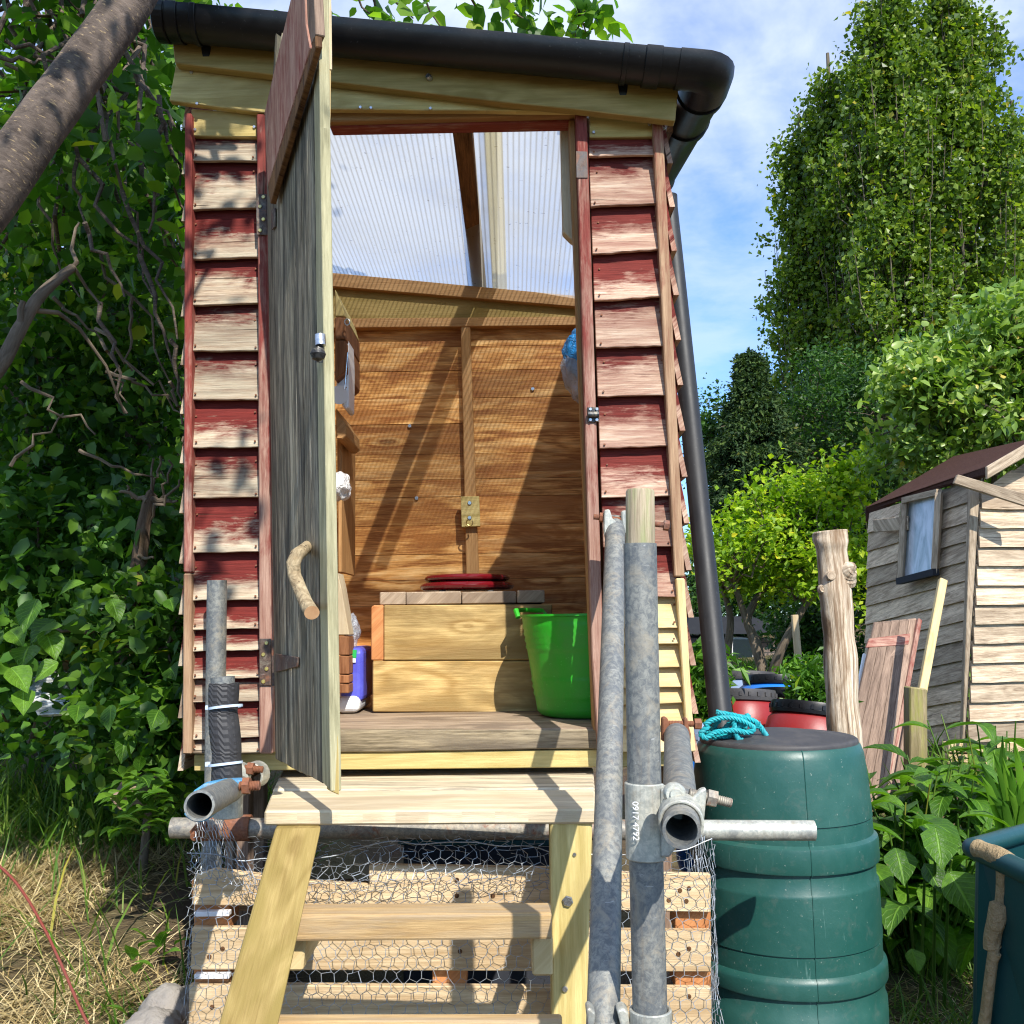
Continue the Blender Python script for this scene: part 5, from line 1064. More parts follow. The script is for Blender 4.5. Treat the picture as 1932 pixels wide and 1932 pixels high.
mb = MB(); mb.prism(px([(1862, 880), (1945, 832), (1945, 856), (1863, 904)], Yn-.27), BACK*.03, (1, 0, .6)); mb.build('barge_board', 'shed', sh, .004)
mb = MB(); mb.prism(px([(1807, 895), (1800, 912), (1945, 958), (1945, 934)], Yn-.27), BACK*.03, (1, 0, -.4)); mb.build('loose_board', 'shed', sh, .004)
mb = MB(); mb.prism([P(1712, 945, 8.08), P(1772, 935, 7.54), P(1763, 1078, 7.54), P(1703, 1092, 8.08)], V((.03, .03, 0)), (0, 0, 1)); win = mb.build('window', 'curtain', sh)
mb = MB()
for a_, b_ in (((1708, 945, 8.05), (1699, 1095, 8.05)), ((1772, 930, 7.50), (1764, 1082, 7.50)), ((1706, 944, 8.05), (1772, 928, 7.50))): mb.beam(P(*a_), P(*b_), .045, .045, (.7, .7, 0))
mb.build('window_frame', 'shed', win)
mb = MB(); mb.beam(P(1696, 1097, 8.03), P(1766, 1079, 7.47), .05, .05); mb.build('window_sill', 'slate', win)
mb = MB(); mb.prism(px([(1646, 981), (1713, 973), (1713, 1000), (1648, 1004)], [8.6, 8.0, 8.0, 8.6]), V((.02, .02, 0))); mb.build('nailed_board', 'shed', sh, .003)
# base blocks and boards under the shed
mb = MB(); mb.prism(px([(1790, 1402), (1960, 1400), (1960, 1420), (1790, 1420)], 7.0), BACK*.1); mb.prism(px([(1790, 1424), (1850, 1424), (1850, 1520), (1790, 1520)], 7.0), BACK*.1, (0, 0, 1)); mb.prism(px([(1856, 1424), (1920, 1424), (1920, 1520), (1856, 1520)], 7.02), BACK*.1, (0, 0, 1)); mb.build('shed_base', 'pallet', sh, .004)
# leaning old ledged door
dl = empty('old_ledged_door', P(1640, 1480, 6.6), 'old brown plank door with red ledges leaning on the weathered shed', 'door')
def dpt(u, v): return P(u, v, 6.75-(v-1170)/340*.75)
mb = MB()
for i in range(5):
    a, b = i/5+.004, (i+1)/5-.004; tL, tR, bL, bR = (1650, 1177), (1731, 1169), (1560, 1580), (1672, 1580)
    q = [lerp2(tL, tR, a), lerp2(tL, tR, b), lerp2(bL, bR, b), lerp2(bL, bR, a)]
    mb.prism([dpt(*x) for x in q], V((0, .025, .01)), dpt(*q[3])-dpt(*q[0]))
mb.build('plank', 'oldred', dl, .002)
for q in ([(1638, 1205), (1716, 1195), (1712, 1216), (1632, 1222)], [(1606, 1352), (1694, 1345), (1690, 1376), (1600, 1380)]):
    mb = MB(); mb.prism([dpt(*x)+V((0, -.02, 0)) for x in q], V((0, .022, 0))); mb.build('ledge', 'redpost', dl, .003)
mb = MB(); mb.prism([dpt(*x)+V((0, -.02, 0)) for x in [(1610, 1330), (1622, 1344), (1706, 1222), (1690, 1218)]], V((0, .02, 0)), (1, 0, 1)); mb.build('brace', 'oldred', dl, .003)
mb = MB(); mb.beam(dpt(1733, 1170), dpt(1676, 1480), .03, .04, (0, 1, .2)); mb.build('edge_strip', 'redpost', dl, .003)
def leanpole(name, a, b, w_, h_, mat, label, cat):
    mb = MB(); mb.beam(a, b, w_, h_, (0, -1, 0)); return tag(mb.build(name, mat, None, .004), label, cat)
leanpole('timber_batten', P(1779, 1094, 6.3), P(1686, 1590, 5.6), .05, .035, 'new', 'long new pale timber batten leaning against the grey shed', 'timber')
leanpole('white_plank', P(1632, 1235, 6.9), P(1612, 1345, 6.5), .03, .02, 'white', 'narrow white strip standing between log post and old door', 'plank')
st_ = board([(1717, 1296), (1750, 1300), (1752, 1700), (1716, 1700)], 5.2, .09, (0, 0, 1)).build('mossy_stake', 'moss', None, .006); tag(st_, 'short square mossy stake in the plants before the shed', 'stake')
leanpole('pointed_board', P(1716, 1370, 5.6), P(1665, 1660, 5.3), .07, .03, 'oldred', 'brown narrow board leaning low behind the mossy stake', 'board')
# ================================================================== BIN bottom right
bn = empty('plastic_trough', V((1.45, 2.75, 0)), 'dark teal plastic trough with mud caked on its rim and rib', 'trough')
tA, tB, tC = P(1836, 1600, 2.72), P(1990, 1672, 2.35), P(1975, 1560, 3.25)
bA, bB, bC = P(1826, 2010, 2.75), P(1990, 2090, 2.45), P(1975, 2000, 3.1)
mb = MB(); tD, bD = tB+(tC-tA), bB+(bC-bA)
mb.raw([tA, tB, tD, tC, bA, bB, bD, bC], [[0, 1, 5, 4], [1, 2, 6, 5], [2, 3, 7, 6], [3, 0, 4, 7], [4, 5, 6, 7]]); tr_ = mb.build('trough_body', 'bin', bn, .03, seg=3)
sm = tr_.modifiers.new('thick', 'SOLIDIFY'); sm.thickness = .012
mb = MB(); mb.tube([tB, tA+(tB-tA)*.05, tA, tA+(tC-tA)*.05, tC], .027, 16, noise=.05); mb.build('rim', 'bin', bn)
m, t, b = newmat('caked_mud', 0.95, 0, 0.1); o = t.new('ShaderNodeNewGeometry').outputs['Position']; n = t.noise(o, 40, 5, .7); t.link(t.mix(n, (.22, .15, .07), (.55, .42, .25)), b.inputs['Base Color']); bump(t, b, n, .8, .02); MT['mud'] = m
mb = MB(); mb.tube(smooth_path([P(1842, 1600, 2.68), P(1868, 1612, 2.62), P(1890, 1622, 2.57), P(1905, 1630, 2.54)], 4), [.012]+[.026]*11+[.008], 14, noise=.25); mb.build('mud', 'mud', bn); mb = MB(); mb.tube(smooth_path([P(1893, 1645, 2.58), P(1892, 1680, 2.59), P(1888, 1700, 2.60)], 4), .011, 10, noise=.2); mb.build('mud', 'mud', bn); mb = MB(); mb.tube(smooth_path([P(1884, 1800, 2.6), P(1872, 1830, 2.62), P(1858, 1890, 2.64), P(1848, 1950, 2.66)], 4), .007, 10, noise=.2); mb.build('mud', 'mud', bn)
mb = MB(); mb.tube(smooth_path([P(1886, 1700, 2.60), P(1880, 1735, 2.60), P(1872, 1775, 2.62), P(1876, 1795, 2.62)], 4), [.008]+[.022]*10+[.016, .004], 12, noise=.3); mb.tube(smooth_path([P(1890, 1640, 2.585), P(1888, 1700, 2.6), P(1866, 1860, 2.63), P(1850, 2010, 2.68)], 5), .014, 12); mb.build('rib', 'mud', bn)
# ================================================================== FAR BUILDING
fh = empty('brick_outbuilding', P(1390, 1260, 15), 'small dark brick outbuilding with black felt roof seen through the lime green tree', 'building')
mb = MB(); mb.prism(px([(1320, 1205), (1462, 1205), (1462, 1320), (1320, 1320)], 15), BACK*3); mb.build('wall', 'oldbrick', fh)
mb = MB(); mb.prism(px([(1296, 1182), (1300, 1165), (1420, 1163), (1473, 1186), (1472, 1196), (1296, 1196)], 14.8), BACK*3.6); mb.build('roof', 'slate', fh)
wn = board([(1372, 1200), (1428, 1205), (1428, 1258), (1372, 1258)], 14.9, .06).build('window', 'white', fh); board([(1384, 1206), (1420, 1206), (1420, 1250), (1384, 1250)], 14.88, .02).build('pane', 'glass', wn)
leanpole('bean_cane', P(1499, 1160, 10), P(1511, 1300, 10), .06, .06, 'stick', 'pale upright cane under the lime green tree', 'cane')
leanpole('bean_cane', P(1503, 1235, 9.8), P(1514, 1320, 9.8), .05, .05, 'stick', 'thin shorter cane touching the pale upright cane', 'cane')
# ================================================================== FOLIAGE
def leafobj(name, pos, size, mat, parent=None, broad=False, asp=0.55, up=0.5, dirs=None, dirw=0.0, droop=0.2, fold=0.18):
    N = len(pos); size = np.broadcast_to(np.asarray(size, float), (N,))*RNG.uniform(.5, 1.45, N)
    n = RNG.normal(size=(N, 3)); n[:, 2] += up*2; n /= np.linalg.norm(n, axis=1)[:, None]
    d = RNG.normal(size=(N, 3)); d[:, 2] -= droop
    if dirs is not None: d = d*(1-dirw)+np.asarray(dirs)*dirw*1.7
    d -= n*(d*n).sum(1)[:, None]; d /= np.linalg.norm(d, axis=1)[:, None]+1e-9
    b = np.cross(n, d); S = size[:, None]; w_ = asp*0.5*S*RNG.uniform(.8, 1.2, (N, 1))
    if not broad:
        v = np.stack([pos, pos+d*S*.45+b*w_+n*S*fold*.5, pos+d*S-n*S*.08, pos+d*S*.45-b*w_+n*S*fold*.5], 1); K = 4; fc = np.array([[0, 1, 2], [0, 2, 3]])
    else:
        bend = -n*S*RNG.uniform(.0, .3, (N, 1))
        v = np.stack([pos, pos+d*S*.5+bend*.25, pos+d*S+bend, pos+d*S*.22+b*w_*.85+n*S*fold*.4, pos+d*S*.6+b*w_*.9+n*S*fold*.45+bend*.4, pos+d*S*.22-b*w_*.85+n*S*fold*.4, pos+d*S*.6-b*w_*.9+n*S*fold*.45+bend*.4], 1)
        K = 7; fc = np.array([[0, 3, 1], [3, 4, 1], [1, 4, 2], [0, 1, 5], [1, 6, 5], [1, 2, 6]])
    v = v.reshape(-1, 3); f = (np.arange(N)[:, None, None]*K+fc[None]).reshape(-1)
    me = bpy.data.meshes.new(name); me.vertices.add(len(v)); me.vertices.foreach_set('co', v.astype(np.float32).ravel())
    nf = N*len(fc); me.loops.add(nf*3); me.loops.foreach_set('vertex_index', f.astype(np.int32)); me.polygons.add(nf)
    me.polygons.foreach_set('loop_start', np.arange(0, nf*3, 3, dtype=np.int32)); me.polygons.foreach_set('loop_total', np.full(nf, 3, dtype=np.int32))
    me.polygons.foreach_set('use_smooth', np.ones(nf, dtype=bool) if broad else np.zeros(nf, dtype=bool))
    me.update(calc_edges=True); me.validate(); me.materials.append(MT[mat]); o = bpy.data.objects.new(name, me); COL.objects.link(o)
    if parent is not None: o.parent = parent; o.location = -parent.location
    return o
def N3(v): return np.array([v.x, v.y, v.z])
def branch(mb, a, b, r0, r1, n=6, wob=.06, sag=0.0, seg=8):
    L = (b-a).length; pts = [a+(b-a)*(i/n)+V((random.gauss(0, 1), random.gauss(0, 1), random.gauss(0, 1)))*wob*L*(0 if i in (0, n) else .5)+V((0, 0, -sag*L*math.sin(PI*i/n))) for i in range(n+1)]
    mb.tube(pts, [r0+(r1-r0)*i/n for i in range(n+1)], seg, noise=.06); return pts
def clumps(centres, rad, per):
    out = []
    for c, r in zip(centres, rad): out.append(N3(c)+RNG.normal(size=(per, 3))*r*np.array([.55, .55, .45]))
    return np.concatenate(out)
# ---- poplars
def poplar(u, Y, vtop, wpx, nb, per, label, seedv, lean=0.0):
    nb = int(nb*1.12); per = int(per*1.15)
    random.seed(seedv); zt = P(u, vtop, Y).z; base = V((P(u, 700, Y).x, Y, 0)); W = wpx/F*Y/2; z0 = P(u, 900, Y).z-1.0
    o = empty('poplar_tree', base, label, 'tree', 'tall poplars behind the sheds'); mb = MB(); top = V((base.x+lean, Y, zt)); pos = []
    mb.tube([base+(top-base)*i/10 for i in range(11)], [.26*(1-i/11)+.02 for i in range(11)], 10)
    for i in range(nb):
        q = (i+random.random())/nb; zc = z0-2.0+(zt-z0+0.6)*q**1.0; k = (zt-zc)/(zt-z0+2)
        prof = min(1.0, (max(0, k)*2.1)**.85+.03); a = random.uniform(0, 2*PI); rad = W*prof*math.sqrt(random.uniform(.05, 1.0))*(random.uniform(1.1, 1.28) if random.random() < .15 else .95)
        ln = random.uniform(1.6, 3.4)*(.5+.5*prof); e = V((base.x+lean*zc/zt+math.cos(a)*rad, Y+math.sin(a)*rad, min(zt+.1, zc+ln*.5))); s = V((base.x+math.cos(a)*rad*.30, Y+math.sin(a)*rad*.30, zc-ln*.6))
        m_ = s+(e-s)*.45+V((math.cos(a), math.sin(a), 0))*rad*.28
        mb.tube([s, m_, e], [.024, .016, .006], 5)
        tt = RNG.uniform(.25, 1.05, per)[:, None]; line = N3(s)*(1-tt)**2+2*N3(m_)*tt*(1-tt)+N3(e)*tt**2
        kc = max(3, per//46); tk = RNG.uniform(.25, 1.05, kc)[:, None]; ctr = N3(s)*(1-tk)**2+2*N3(m_)*tk*(1-tk)+N3(e)*tk**2+RNG.normal(size=(kc, 3))*np.array([.20, .20, .22]); cc_ = RNG.integers(0, kc, per); pos.append(ctr[cc_]+RNG.normal(size=(per, 3))*np.array([.15, .15, .23]))
    mb.build('trunk', 'bark_pale', o); pos = np.concatenate(pos); leafobj('crown', pos, .132, 'leaf_pop', o, asp=.9, up=.25); return o
poplar(1530, 27, 215, 150, 130, 160, 'slim dark poplar at the left end of the tall poplar row', 21)
poplar(1592, 26, 100, 150, 140, 160, 'slim poplar second in the row with its tip below the tallest crown', 22)
poplar(1705, 24, -60, 265, 240, 170, 'broad sunlit poplar in the middle of the tall row', 23)
poplar(1838, 24.5, -100, 260, 230, 170, 'tall poplar whose crown rises above the grey shed', 24)
poplar(1945, 25, 190, 180, 130, 150, 'poplar at the right edge of the row partly out of view', 25)
# ---- conifer and dark broadleaf
random.seed(31)
cb_ = V((P(1432, 1100, 19).x, 19, 0)); o = empty('conifer_tree', cb_, 'dark green conifer with a thin spiky leader behind the lime green tree', 'tree'); zt = P(1430, 668, 19).z
mb = MB(); mb.tube([cb_, V((cb_.x, 19, zt))], [.2, .015], 8); pos = []; drs = []
for i in range(720):
    k = .18+.82*random.random()**.8; z = 0.8+(zt-.9)*k; rmax = (min(1.15, (1-k)**1.15*3.9)*(.85+.45*mnoise.noise(V((k*9, 3+math.floor(i%7)*2.0, 0)))))+.03; a = random.uniform(0, 2*PI); r_ = rmax*random.uniform(.55, 1.0)
    e = V((cb_.x+math.cos(a)*r_, 19+math.sin(a)*r_, z-.12*r_+random.uniform(-.08, .08))); s = V((cb_.x, 19, z+.1)); mb.tube([s, e], [.018, .006], 4)
    n_ = 110; tt = RNG.uniform(.3, 1.06, n_)[:, None]; p = N3(s)*(1-tt)+N3(e)*tt+RNG.normal(size=(n_, 3))*np.array([.085, .085, .045]); pos.append(p); drs.append(np.tile(np.array([math.cos(a), math.sin(a), -.25]), (n_, 1)))
for i in range(60):
    z = zt-1.3*random.random(); pos.append(np.array([[cb_.x, 19, z]])+RNG.normal(size=(14, 3))*np.array([.02, .02, .05])*(1+1.6*(zt-z))); drs.append(np.tile(np.array([0, 0, 1.0]), (14, 1)))
mb.build('trunk', 'bark', o); leafobj('crown', np.concatenate(pos), .10, 'leaf_con', o, asp=.45, up=.25, dirs=np.concatenate(drs), dirw=.6)
def bushtree(name, label, cat, base, centre_fn, ncl, per, crad, size, leaf, barkm, trunks, broad=False, asp=.6, group=None, up=.5, r0=.06, sd=1, leafpart='crown', droop=.2):
    random.seed(sd); o = empty(name, base, label, cat, group); mb = MB(); cs = [centre_fn() for _ in range(ncl)]; forks = []
    for tp in trunks:
        mb.tube(smooth_path(tp, 4), list(np.linspace(r0, r0*.45, (len(tp)-1)*4+1)), 10, noise=.1); forks.append(tp[-1]); forks.append(tp[-1]*.5+tp[len(tp)//2]*.5)
    for c in cs:
        f_ = min(forks, key=lambda q: (q-c).length); branch(mb, f_, c, r0*.3, .005, wob=.12, seg=5)
    mb.build('trunk' if cat == 'tree' else 'stem', barkm, o); leafobj(leafpart, clumps(cs, [crad*random.uniform(.7, 1.3) for _ in cs], per), size, leaf, o, broad=broad, asp=asp, up=up, droop=droop); return o
def ell(c, r, shell=.45):
    def f():
        while True:
            d = V((random.gauss(0, 1), random.gauss(0, 1), random.gauss(0, 1))).normalized(); k = random.uniform(shell, 1)
            p = V((c.x+d.x*r[0]*k, c.y+d.y*r[1]*k, c.z+d.z*r[2]*k)); return p
    return f
def at(u, v, Y): return P(u, v, Y)
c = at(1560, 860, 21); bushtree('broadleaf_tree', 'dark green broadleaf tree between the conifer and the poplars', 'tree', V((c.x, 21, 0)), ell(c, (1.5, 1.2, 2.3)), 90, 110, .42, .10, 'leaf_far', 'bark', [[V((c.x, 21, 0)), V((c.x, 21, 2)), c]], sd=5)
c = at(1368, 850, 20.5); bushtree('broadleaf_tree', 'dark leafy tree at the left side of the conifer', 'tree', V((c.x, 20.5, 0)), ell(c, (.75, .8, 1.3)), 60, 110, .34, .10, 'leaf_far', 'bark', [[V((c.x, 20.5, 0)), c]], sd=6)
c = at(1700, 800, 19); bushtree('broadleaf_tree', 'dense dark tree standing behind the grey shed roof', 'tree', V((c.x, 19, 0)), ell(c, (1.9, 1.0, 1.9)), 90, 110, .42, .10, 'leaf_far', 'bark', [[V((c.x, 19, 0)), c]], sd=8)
# ---- lime green tree with forked stems
b0 = at(1445, 1290, 11.5); b0.z = gh(b0.x, b0.y)
stems = [[b0, at(1428, 1230, 11.5), at(1408, 1170, 11.5), at(1385, 1100, 11.4)], [b0, at(1428, 1215, 11.6), at(1410, 1168, 11.6), at(1440, 1110, 11.6), at(1470, 1060, 11.6)], [b0+V((.05, 0, 0)), at(1468, 1240, 11.3), at(1500, 1175, 11.2), at(1545, 1100, 11.2)], [b0+V((-.35, .1, 0)), at(1372, 1240, 11.9), at(1378, 1165, 11.9), at(1360, 1100, 11.9)]]
ls = [ell(at(1440, 1060, 11.5), (1.05, .9, .62), .3), ell(at(1545, 1010, 11.2), (.75, .8, .58), .3), ell(at(1565, 945, 11.4), (.65, .5, .36), .3), ell(at(1360, 1050, 11.8), (.5, .6, .40), .3), ell(at(1600, 1080, 11), (.35, .6, .55), .3), ell(at(1490, 935, 11.3), (.8, .5, .40), .2), ell(at(1600, 900, 11.3), (.4, .4, .3), .2)]
def lime(): return random.choices(ls, [5, 4, 2.0, 1.6, 1.4, .9, .5])[0]()
bushtree('lime_green_tree', 'low spreading tree with bright lime green leaves and forked stems', 'tree', b0, lime, 210, 62, .19, .075, 'leaf_lime', 'bark', stems, asp=.7, r0=.065, sd=9, up=.6)
# ---- apple tree over the shed
b0 = V((at(1850, 900, 10.5).x, 10.8, .4)); ls2 = [ell(at(1850, 760, 10.2), (1.15, 1.0, .95), .25), ell(at(1760, 720, 9.8), (.55, .6, .42), .2), ell(at(1930, 640, 9.9), (.6, .7, .62), .2), ell(at(1735, 850, 10.2), (.55, .6, .35), .2)]
def appl(): return random.choices(ls2, [5, 2, 2, 1.6])[0]()
bushtree('apple_tree', 'apple tree with pale glossy leaves rising behind the grey shed', 'tree', b0, appl, 250, 52, .20, .10, 'leaf_apple', 'bark', [[b0, at(1850, 950, 10.6), at(1845, 830, 10.3)], [b0, at(1880, 900, 10.5), at(1920, 720, 10.1)], [b0, at(1800, 900, 10.4), at(1765, 760, 10)]], asp=.48, sd=10, up=.35, broad=True)
# dark hedge behind the log and weeds
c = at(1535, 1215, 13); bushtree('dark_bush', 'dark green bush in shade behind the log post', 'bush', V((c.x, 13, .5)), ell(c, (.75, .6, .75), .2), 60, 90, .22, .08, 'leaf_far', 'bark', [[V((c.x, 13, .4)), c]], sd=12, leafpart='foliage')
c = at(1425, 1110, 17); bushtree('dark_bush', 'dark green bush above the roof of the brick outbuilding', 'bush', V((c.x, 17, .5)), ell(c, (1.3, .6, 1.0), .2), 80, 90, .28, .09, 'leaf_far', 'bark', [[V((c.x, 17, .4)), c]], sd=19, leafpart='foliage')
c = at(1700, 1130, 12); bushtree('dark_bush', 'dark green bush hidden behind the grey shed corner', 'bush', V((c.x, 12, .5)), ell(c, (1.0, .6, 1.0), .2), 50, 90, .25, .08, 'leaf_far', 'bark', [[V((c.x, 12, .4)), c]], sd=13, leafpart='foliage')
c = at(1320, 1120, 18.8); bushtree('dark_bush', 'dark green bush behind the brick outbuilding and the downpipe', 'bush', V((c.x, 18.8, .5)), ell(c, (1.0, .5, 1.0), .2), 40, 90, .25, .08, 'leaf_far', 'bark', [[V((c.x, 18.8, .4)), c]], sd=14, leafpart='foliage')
for (u, v, Y, rx_, rz_, sd_, lab) in ((1326, 1310, 5.2, .13, .26, 15, 'bright green weeds between the hut corner and the downpipe'), (1530, 1278, 8.3, .3, .18, 16, 'bright green weeds behind the barrels under the tree'), (1372, 1290, 9, .25, .12, 17, 'green weeds before the brick outbuilding'), (1540, 1310, 5.3, .1, .1, 18, 'leafy weed growing over the red barrels')):
    c = at(u, v, Y); bushtree('weed_clump', lab, 'weeds', V((c.x, Y, gh(c.x, Y))), ell(c, (rx_, rx_, rz_), .1), 34, 34, .07, .075, 'leaf_comfrey', 'grass', [[V((c.x, Y, gh(c.x, Y))), c]], asp=.35, r0=.008, sd=sd_, leafpart='foliage')
# distant hedge line that closes the horizon
fp = []
for i in range(260):
    x = random.uniform(-60, 75); y = 48+random.uniform(-3, 3); fp.append(np.array([x, y, gh(x, y)+random.uniform(.2, 3.6+1.5*mnoise.noise(V((x*.15, 0, 0))))])+RNG.normal(size=(46, 3))*np.array([1.0, .7, .7]))
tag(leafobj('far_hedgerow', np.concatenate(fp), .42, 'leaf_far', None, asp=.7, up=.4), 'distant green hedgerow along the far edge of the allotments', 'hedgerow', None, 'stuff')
# ---- comfrey bed
def bigleaf(mb, base, d, L, W, droop, up=V((0, 0, 1)), wav=.04, seg=7):
    d = V(d).normalized(); b = d.cross(up).normalized(); vs = []; p = V(base); dirn = d.copy()
    uvs = []; pr = [0.10, .62, .95, 1.0, .86, .58, .26, .0]; tw_ = random.uniform(-.25, .25)
    for i in range(seg+1):
        n_ = b.cross(dirn).normalized(); w_ = W*.5*pr[i]*random.uniform(.93, 1.07)
        for k in (-1, -.5, 0, .5, 1): uvs.append((i/seg, k)); vs.append(p+b*w_*k+n_*(abs(k)*w_*.35+random.gauss(0, wav)*W*.35*(abs(k) > .1)))
        b = (b+n_*tw_/seg).normalized(); p = p+dirn*(L/seg); dirn = (dirn+V((0, 0, -droop/seg*1.6))).normalized()
    mb.raw(vs, [[i*5+k, i*5+k+1, (i+1)*5+k+1, (i+1)*5+k] for i in range(seg) for k in range(4)], uvs=uvs, smooth=True)
def comfrey(u, v, Y, n, hgt, label, sd, spread=.28, Lr=(.14, .26)):
    random.seed(sd); c = at(u, v, Y); g = V((c.x, Y, gh(c.x, Y))); o = empty('comfrey_plant', g, label, 'plant', 'comfrey plants before the shed'); lv = MB(); stm = MB()
    for i in range(n):
        a = random.uniform(0, 2*PI); rr = spread*math.sqrt(random.random()); top = g+V((math.cos(a)*rr, math.sin(a)*rr, hgt*random.uniform(.25, 1.0))); st0 = g+V((math.cos(a)*rr*.3, math.sin(a)*rr*.3, 0))
        stm.tube([st0, st0+(top-st0)*.6+V((0, 0, .03)), top], [.006, .005, .003], 6)
        for q in range(3):
            a2 = random.uniform(0, 2*PI); bs = st0+(top-st0)*random.uniform(.55, 1.0); L_ = random.uniform(*Lr); bigleaf(lv, bs, (math.cos(a2), math.sin(a2), random.uniform(.0, .7)), L_, L_*random.uniform(.34, .52), random.uniform(.3, 1.3))
    stm.build('stem', 'grass', o); lv.build('foliage', 'leaf_big', o); return o
comfrey(1700, 1500, 4.3, 40, .62, 'tall leafy comfrey below the old plank door', 41, .32); comfrey(1790, 1520, 4.4, 36, .60, 'tall comfrey in front of the mossy stake', 42, .34)
comfrey(1720, 1650, 3.6, 36, .52, 'broad leaved comfrey close beside the water butt', 43, .30); comfrey(1800, 1620, 3.75, 34, .60, 'broad leaved comfrey behind the mud caked trough', 44, .30); comfrey(1880, 1500, 4.6, 34, .72, 'comfrey under the front corner of the shed', 45, .34)
comfrey(1670, 1560, 3.75, 22, .62, 'comfrey touching the right side of the water butt', 46, .18)
random.seed(47); dk = empty('dock_plant', at(1770, 1680, 3.2), 'large heart shaped dock leaves hanging in front of the comfrey', 'plant'); mb = MB()
for (u, v, Y, L_) in ((1765, 1560, 3.25, .17), (1790, 1645, 3.2, .19), (1745, 1630, 3.3, .12), (1690, 1600, 3.3, .15), (1720, 1790, 3.15, .09), (1830, 1650, 3.3, .14)):
    p = at(u, v, Y); bigleaf(mb, p, (random.uniform(-.45, .45), -.55, -.65), L_*.82, L_*.66, .25, V((0, -.8, .6)), .05)
mb.build('foliage', 'leaf_big', dk); mb = MB()
for (u, v, Y) in ((1765, 1560, 3.25), (1790, 1645, 3.2), (1745, 1630, 3.3)): q = at(u, v, Y); mb.tube([V((q.x, q.y+.1, gh(q.x, q.y))), q], [.006, .004], 6)
mb.build('stem', 'grass', dk)
ir = empty('iris_clump', at(1900, 1600, 3.6), 'sword shaped green iris leaves by the shed at the frame edge', 'plant'); mb = MB()
for i in range(18):
    u0 = random.uniform(1895, 1960); q = at(u0, 1650, 3.7); tp = at(u0+random.uniform(-60, 30), random.uniform(1380, 1520), 3.6); m_ = (q+tp)*.5+V((random.uniform(-.03, .03), 0, .04)); s_ = (tp-q).cross(V((0, 1, 0))).normalized()*.018; vs = []
    for k, p in enumerate((q, (q+m_)*.5, m_, (m_+tp)*.5+V((0, 0, .02)), tp)): w_ = (1, 1.1, 1, .7, .02)[k]; vs += [p-s_*w_, p+V((0, -.004, 0)), p+s_*w_]
    mb.raw(vs, [[k*3+j, k*3+j+1, (k+1)*3+j+1, (k+1)*3+j] for k in range(4) for j in range(2)], smooth=True)
mb.build('foliage', 'leaf_comfrey', ir)
# ================================================================== LEFT SIDE: plum tree, hedge, undergrowth
random.seed(51)
pb = V((-2.9, 1.75, 0.35)); pl_ = empty('plum_tree', pb, 'leaning plum tree with thick dark ringed trunk and leafy overhanging boughs', 'tree')
tpx = [P(-330, 700, 1.95), P(-150, 520, 2.0), P(-40, 400, 2.05), P(60, 258, 2.1), P(160, 122, 2.15), P(262, -25, 2.2), P(330, -130, 2.25)]
tr = [pb, pb*.45+tpx[0]*.55]+tpx
path = smooth_path(tr, 6); mb = MB(); mb.tube(path, list(np.interp(np.linspace(0, 1, len(path)), [0, .3, .6, 1], [.078, .059, .055, .046])), 36, noise=.05); mb.build('trunk', 'bark_plum', pl_)
end = tpx[-1]
mb = MB()
crown = []
def bough(a, b, r0=.022, n=7, wob=.12): return branch(mb, a, b, r0, .006, n=n, wob=wob, sag=-.03)
# overhead canopy, above and in front of the hut's left half: shades the hedge and dapples the hut
can = []
for i in range(46):
    x = random.uniform(-2.4, -.08); y = random.uniform(.3, 2.4); z = random.uniform(3.5, 4.7)
    if x > -.6: y = random.uniform(.3, 1.35)
    if x > -.45 and random.random() < .35: continue
    can.append(V((x, y, z)))
for c in can: bough(end+V((random.uniform(-.2, .2), 0, .1)) if random.random() < .6 else end+(c-end)*.35, c, .012)
crown.append(clumps(can, [.24]*len(can), 34))
# boughs seen behind the trunk, top left
cs = [P(random.uniform(-20, 345), random.uniform(-80, 520), random.uniform(2.7, 3.6)) for _ in range(44)]
for c in cs: bough(P(random.uniform(-60, 300), -200, 3.0), c, .011)
crown.append(clumps(cs, [.19]*len(cs), 44))
# bare hanging twigs between trunk and hut
for a, b in (((178, 160), (262, 480)), ((262, 480), (330, 700)), ((140, 270), (160, 420)), ((160, 420), (235, 560)), ((250, 120), (346, 260)), ((300, 180), (340, 350)), ((230, 360), (335, 640)), ((150, 300), (290, 560)), ((10, 75), (140, 130)), ((0, 108), (120, 118)), ((80, 150), (90, 210)), ((310, 230), (280, 440)), ((320, 640), (345, 760)), ((190, 570), (240, 780))):
    branch(mb, P(*a, 2.75), P(*b, 2.8), .0075, .003, n=6, wob=.07)
# sprays over the gutter against the sky
sk = []
for a, b in (((640, -40), (700, 28)), ((700, -60), (712, 42)), ((690, -40), (780, 35)), ((735, -60), (830, 48)), ((930, -60), (998, 62)), ((1000, -70), (985, 40)), ((1060, -60), (1118, 22)), ((1120, -60), (1085, 70)), ((1085, 5), (1105, 60)), ((880, -40), (905, 40))):
    bp = branch(mb, P(*a, 3.3), P(*b, 3.4), .0075, .0025, n=5, wob=.06); sk += bp[2:]
crown.append(np.concatenate([N3(p)+RNG.normal(size=(2, 3))*.035 for p in sk]))
lf = [P(u, v, 3.35) for u, v in ((1000, 10), (1010, 25), (1035, 40), (985, 35), (1120, 10), (1140, 15), (1110, 35), (1095, 65), (1100, 30), (1055, 15), (1030, 5), (740, 20), (745, 45), (915, 30), (1070, 60), (1130, 20), (975, 5), (950, 25), (700, 5), (440, 0), (545, 15), (620, 25))]
crown.append(np.concatenate([N3(p)+RNG.normal(size=(5, 3))*.045 for p in lf]))
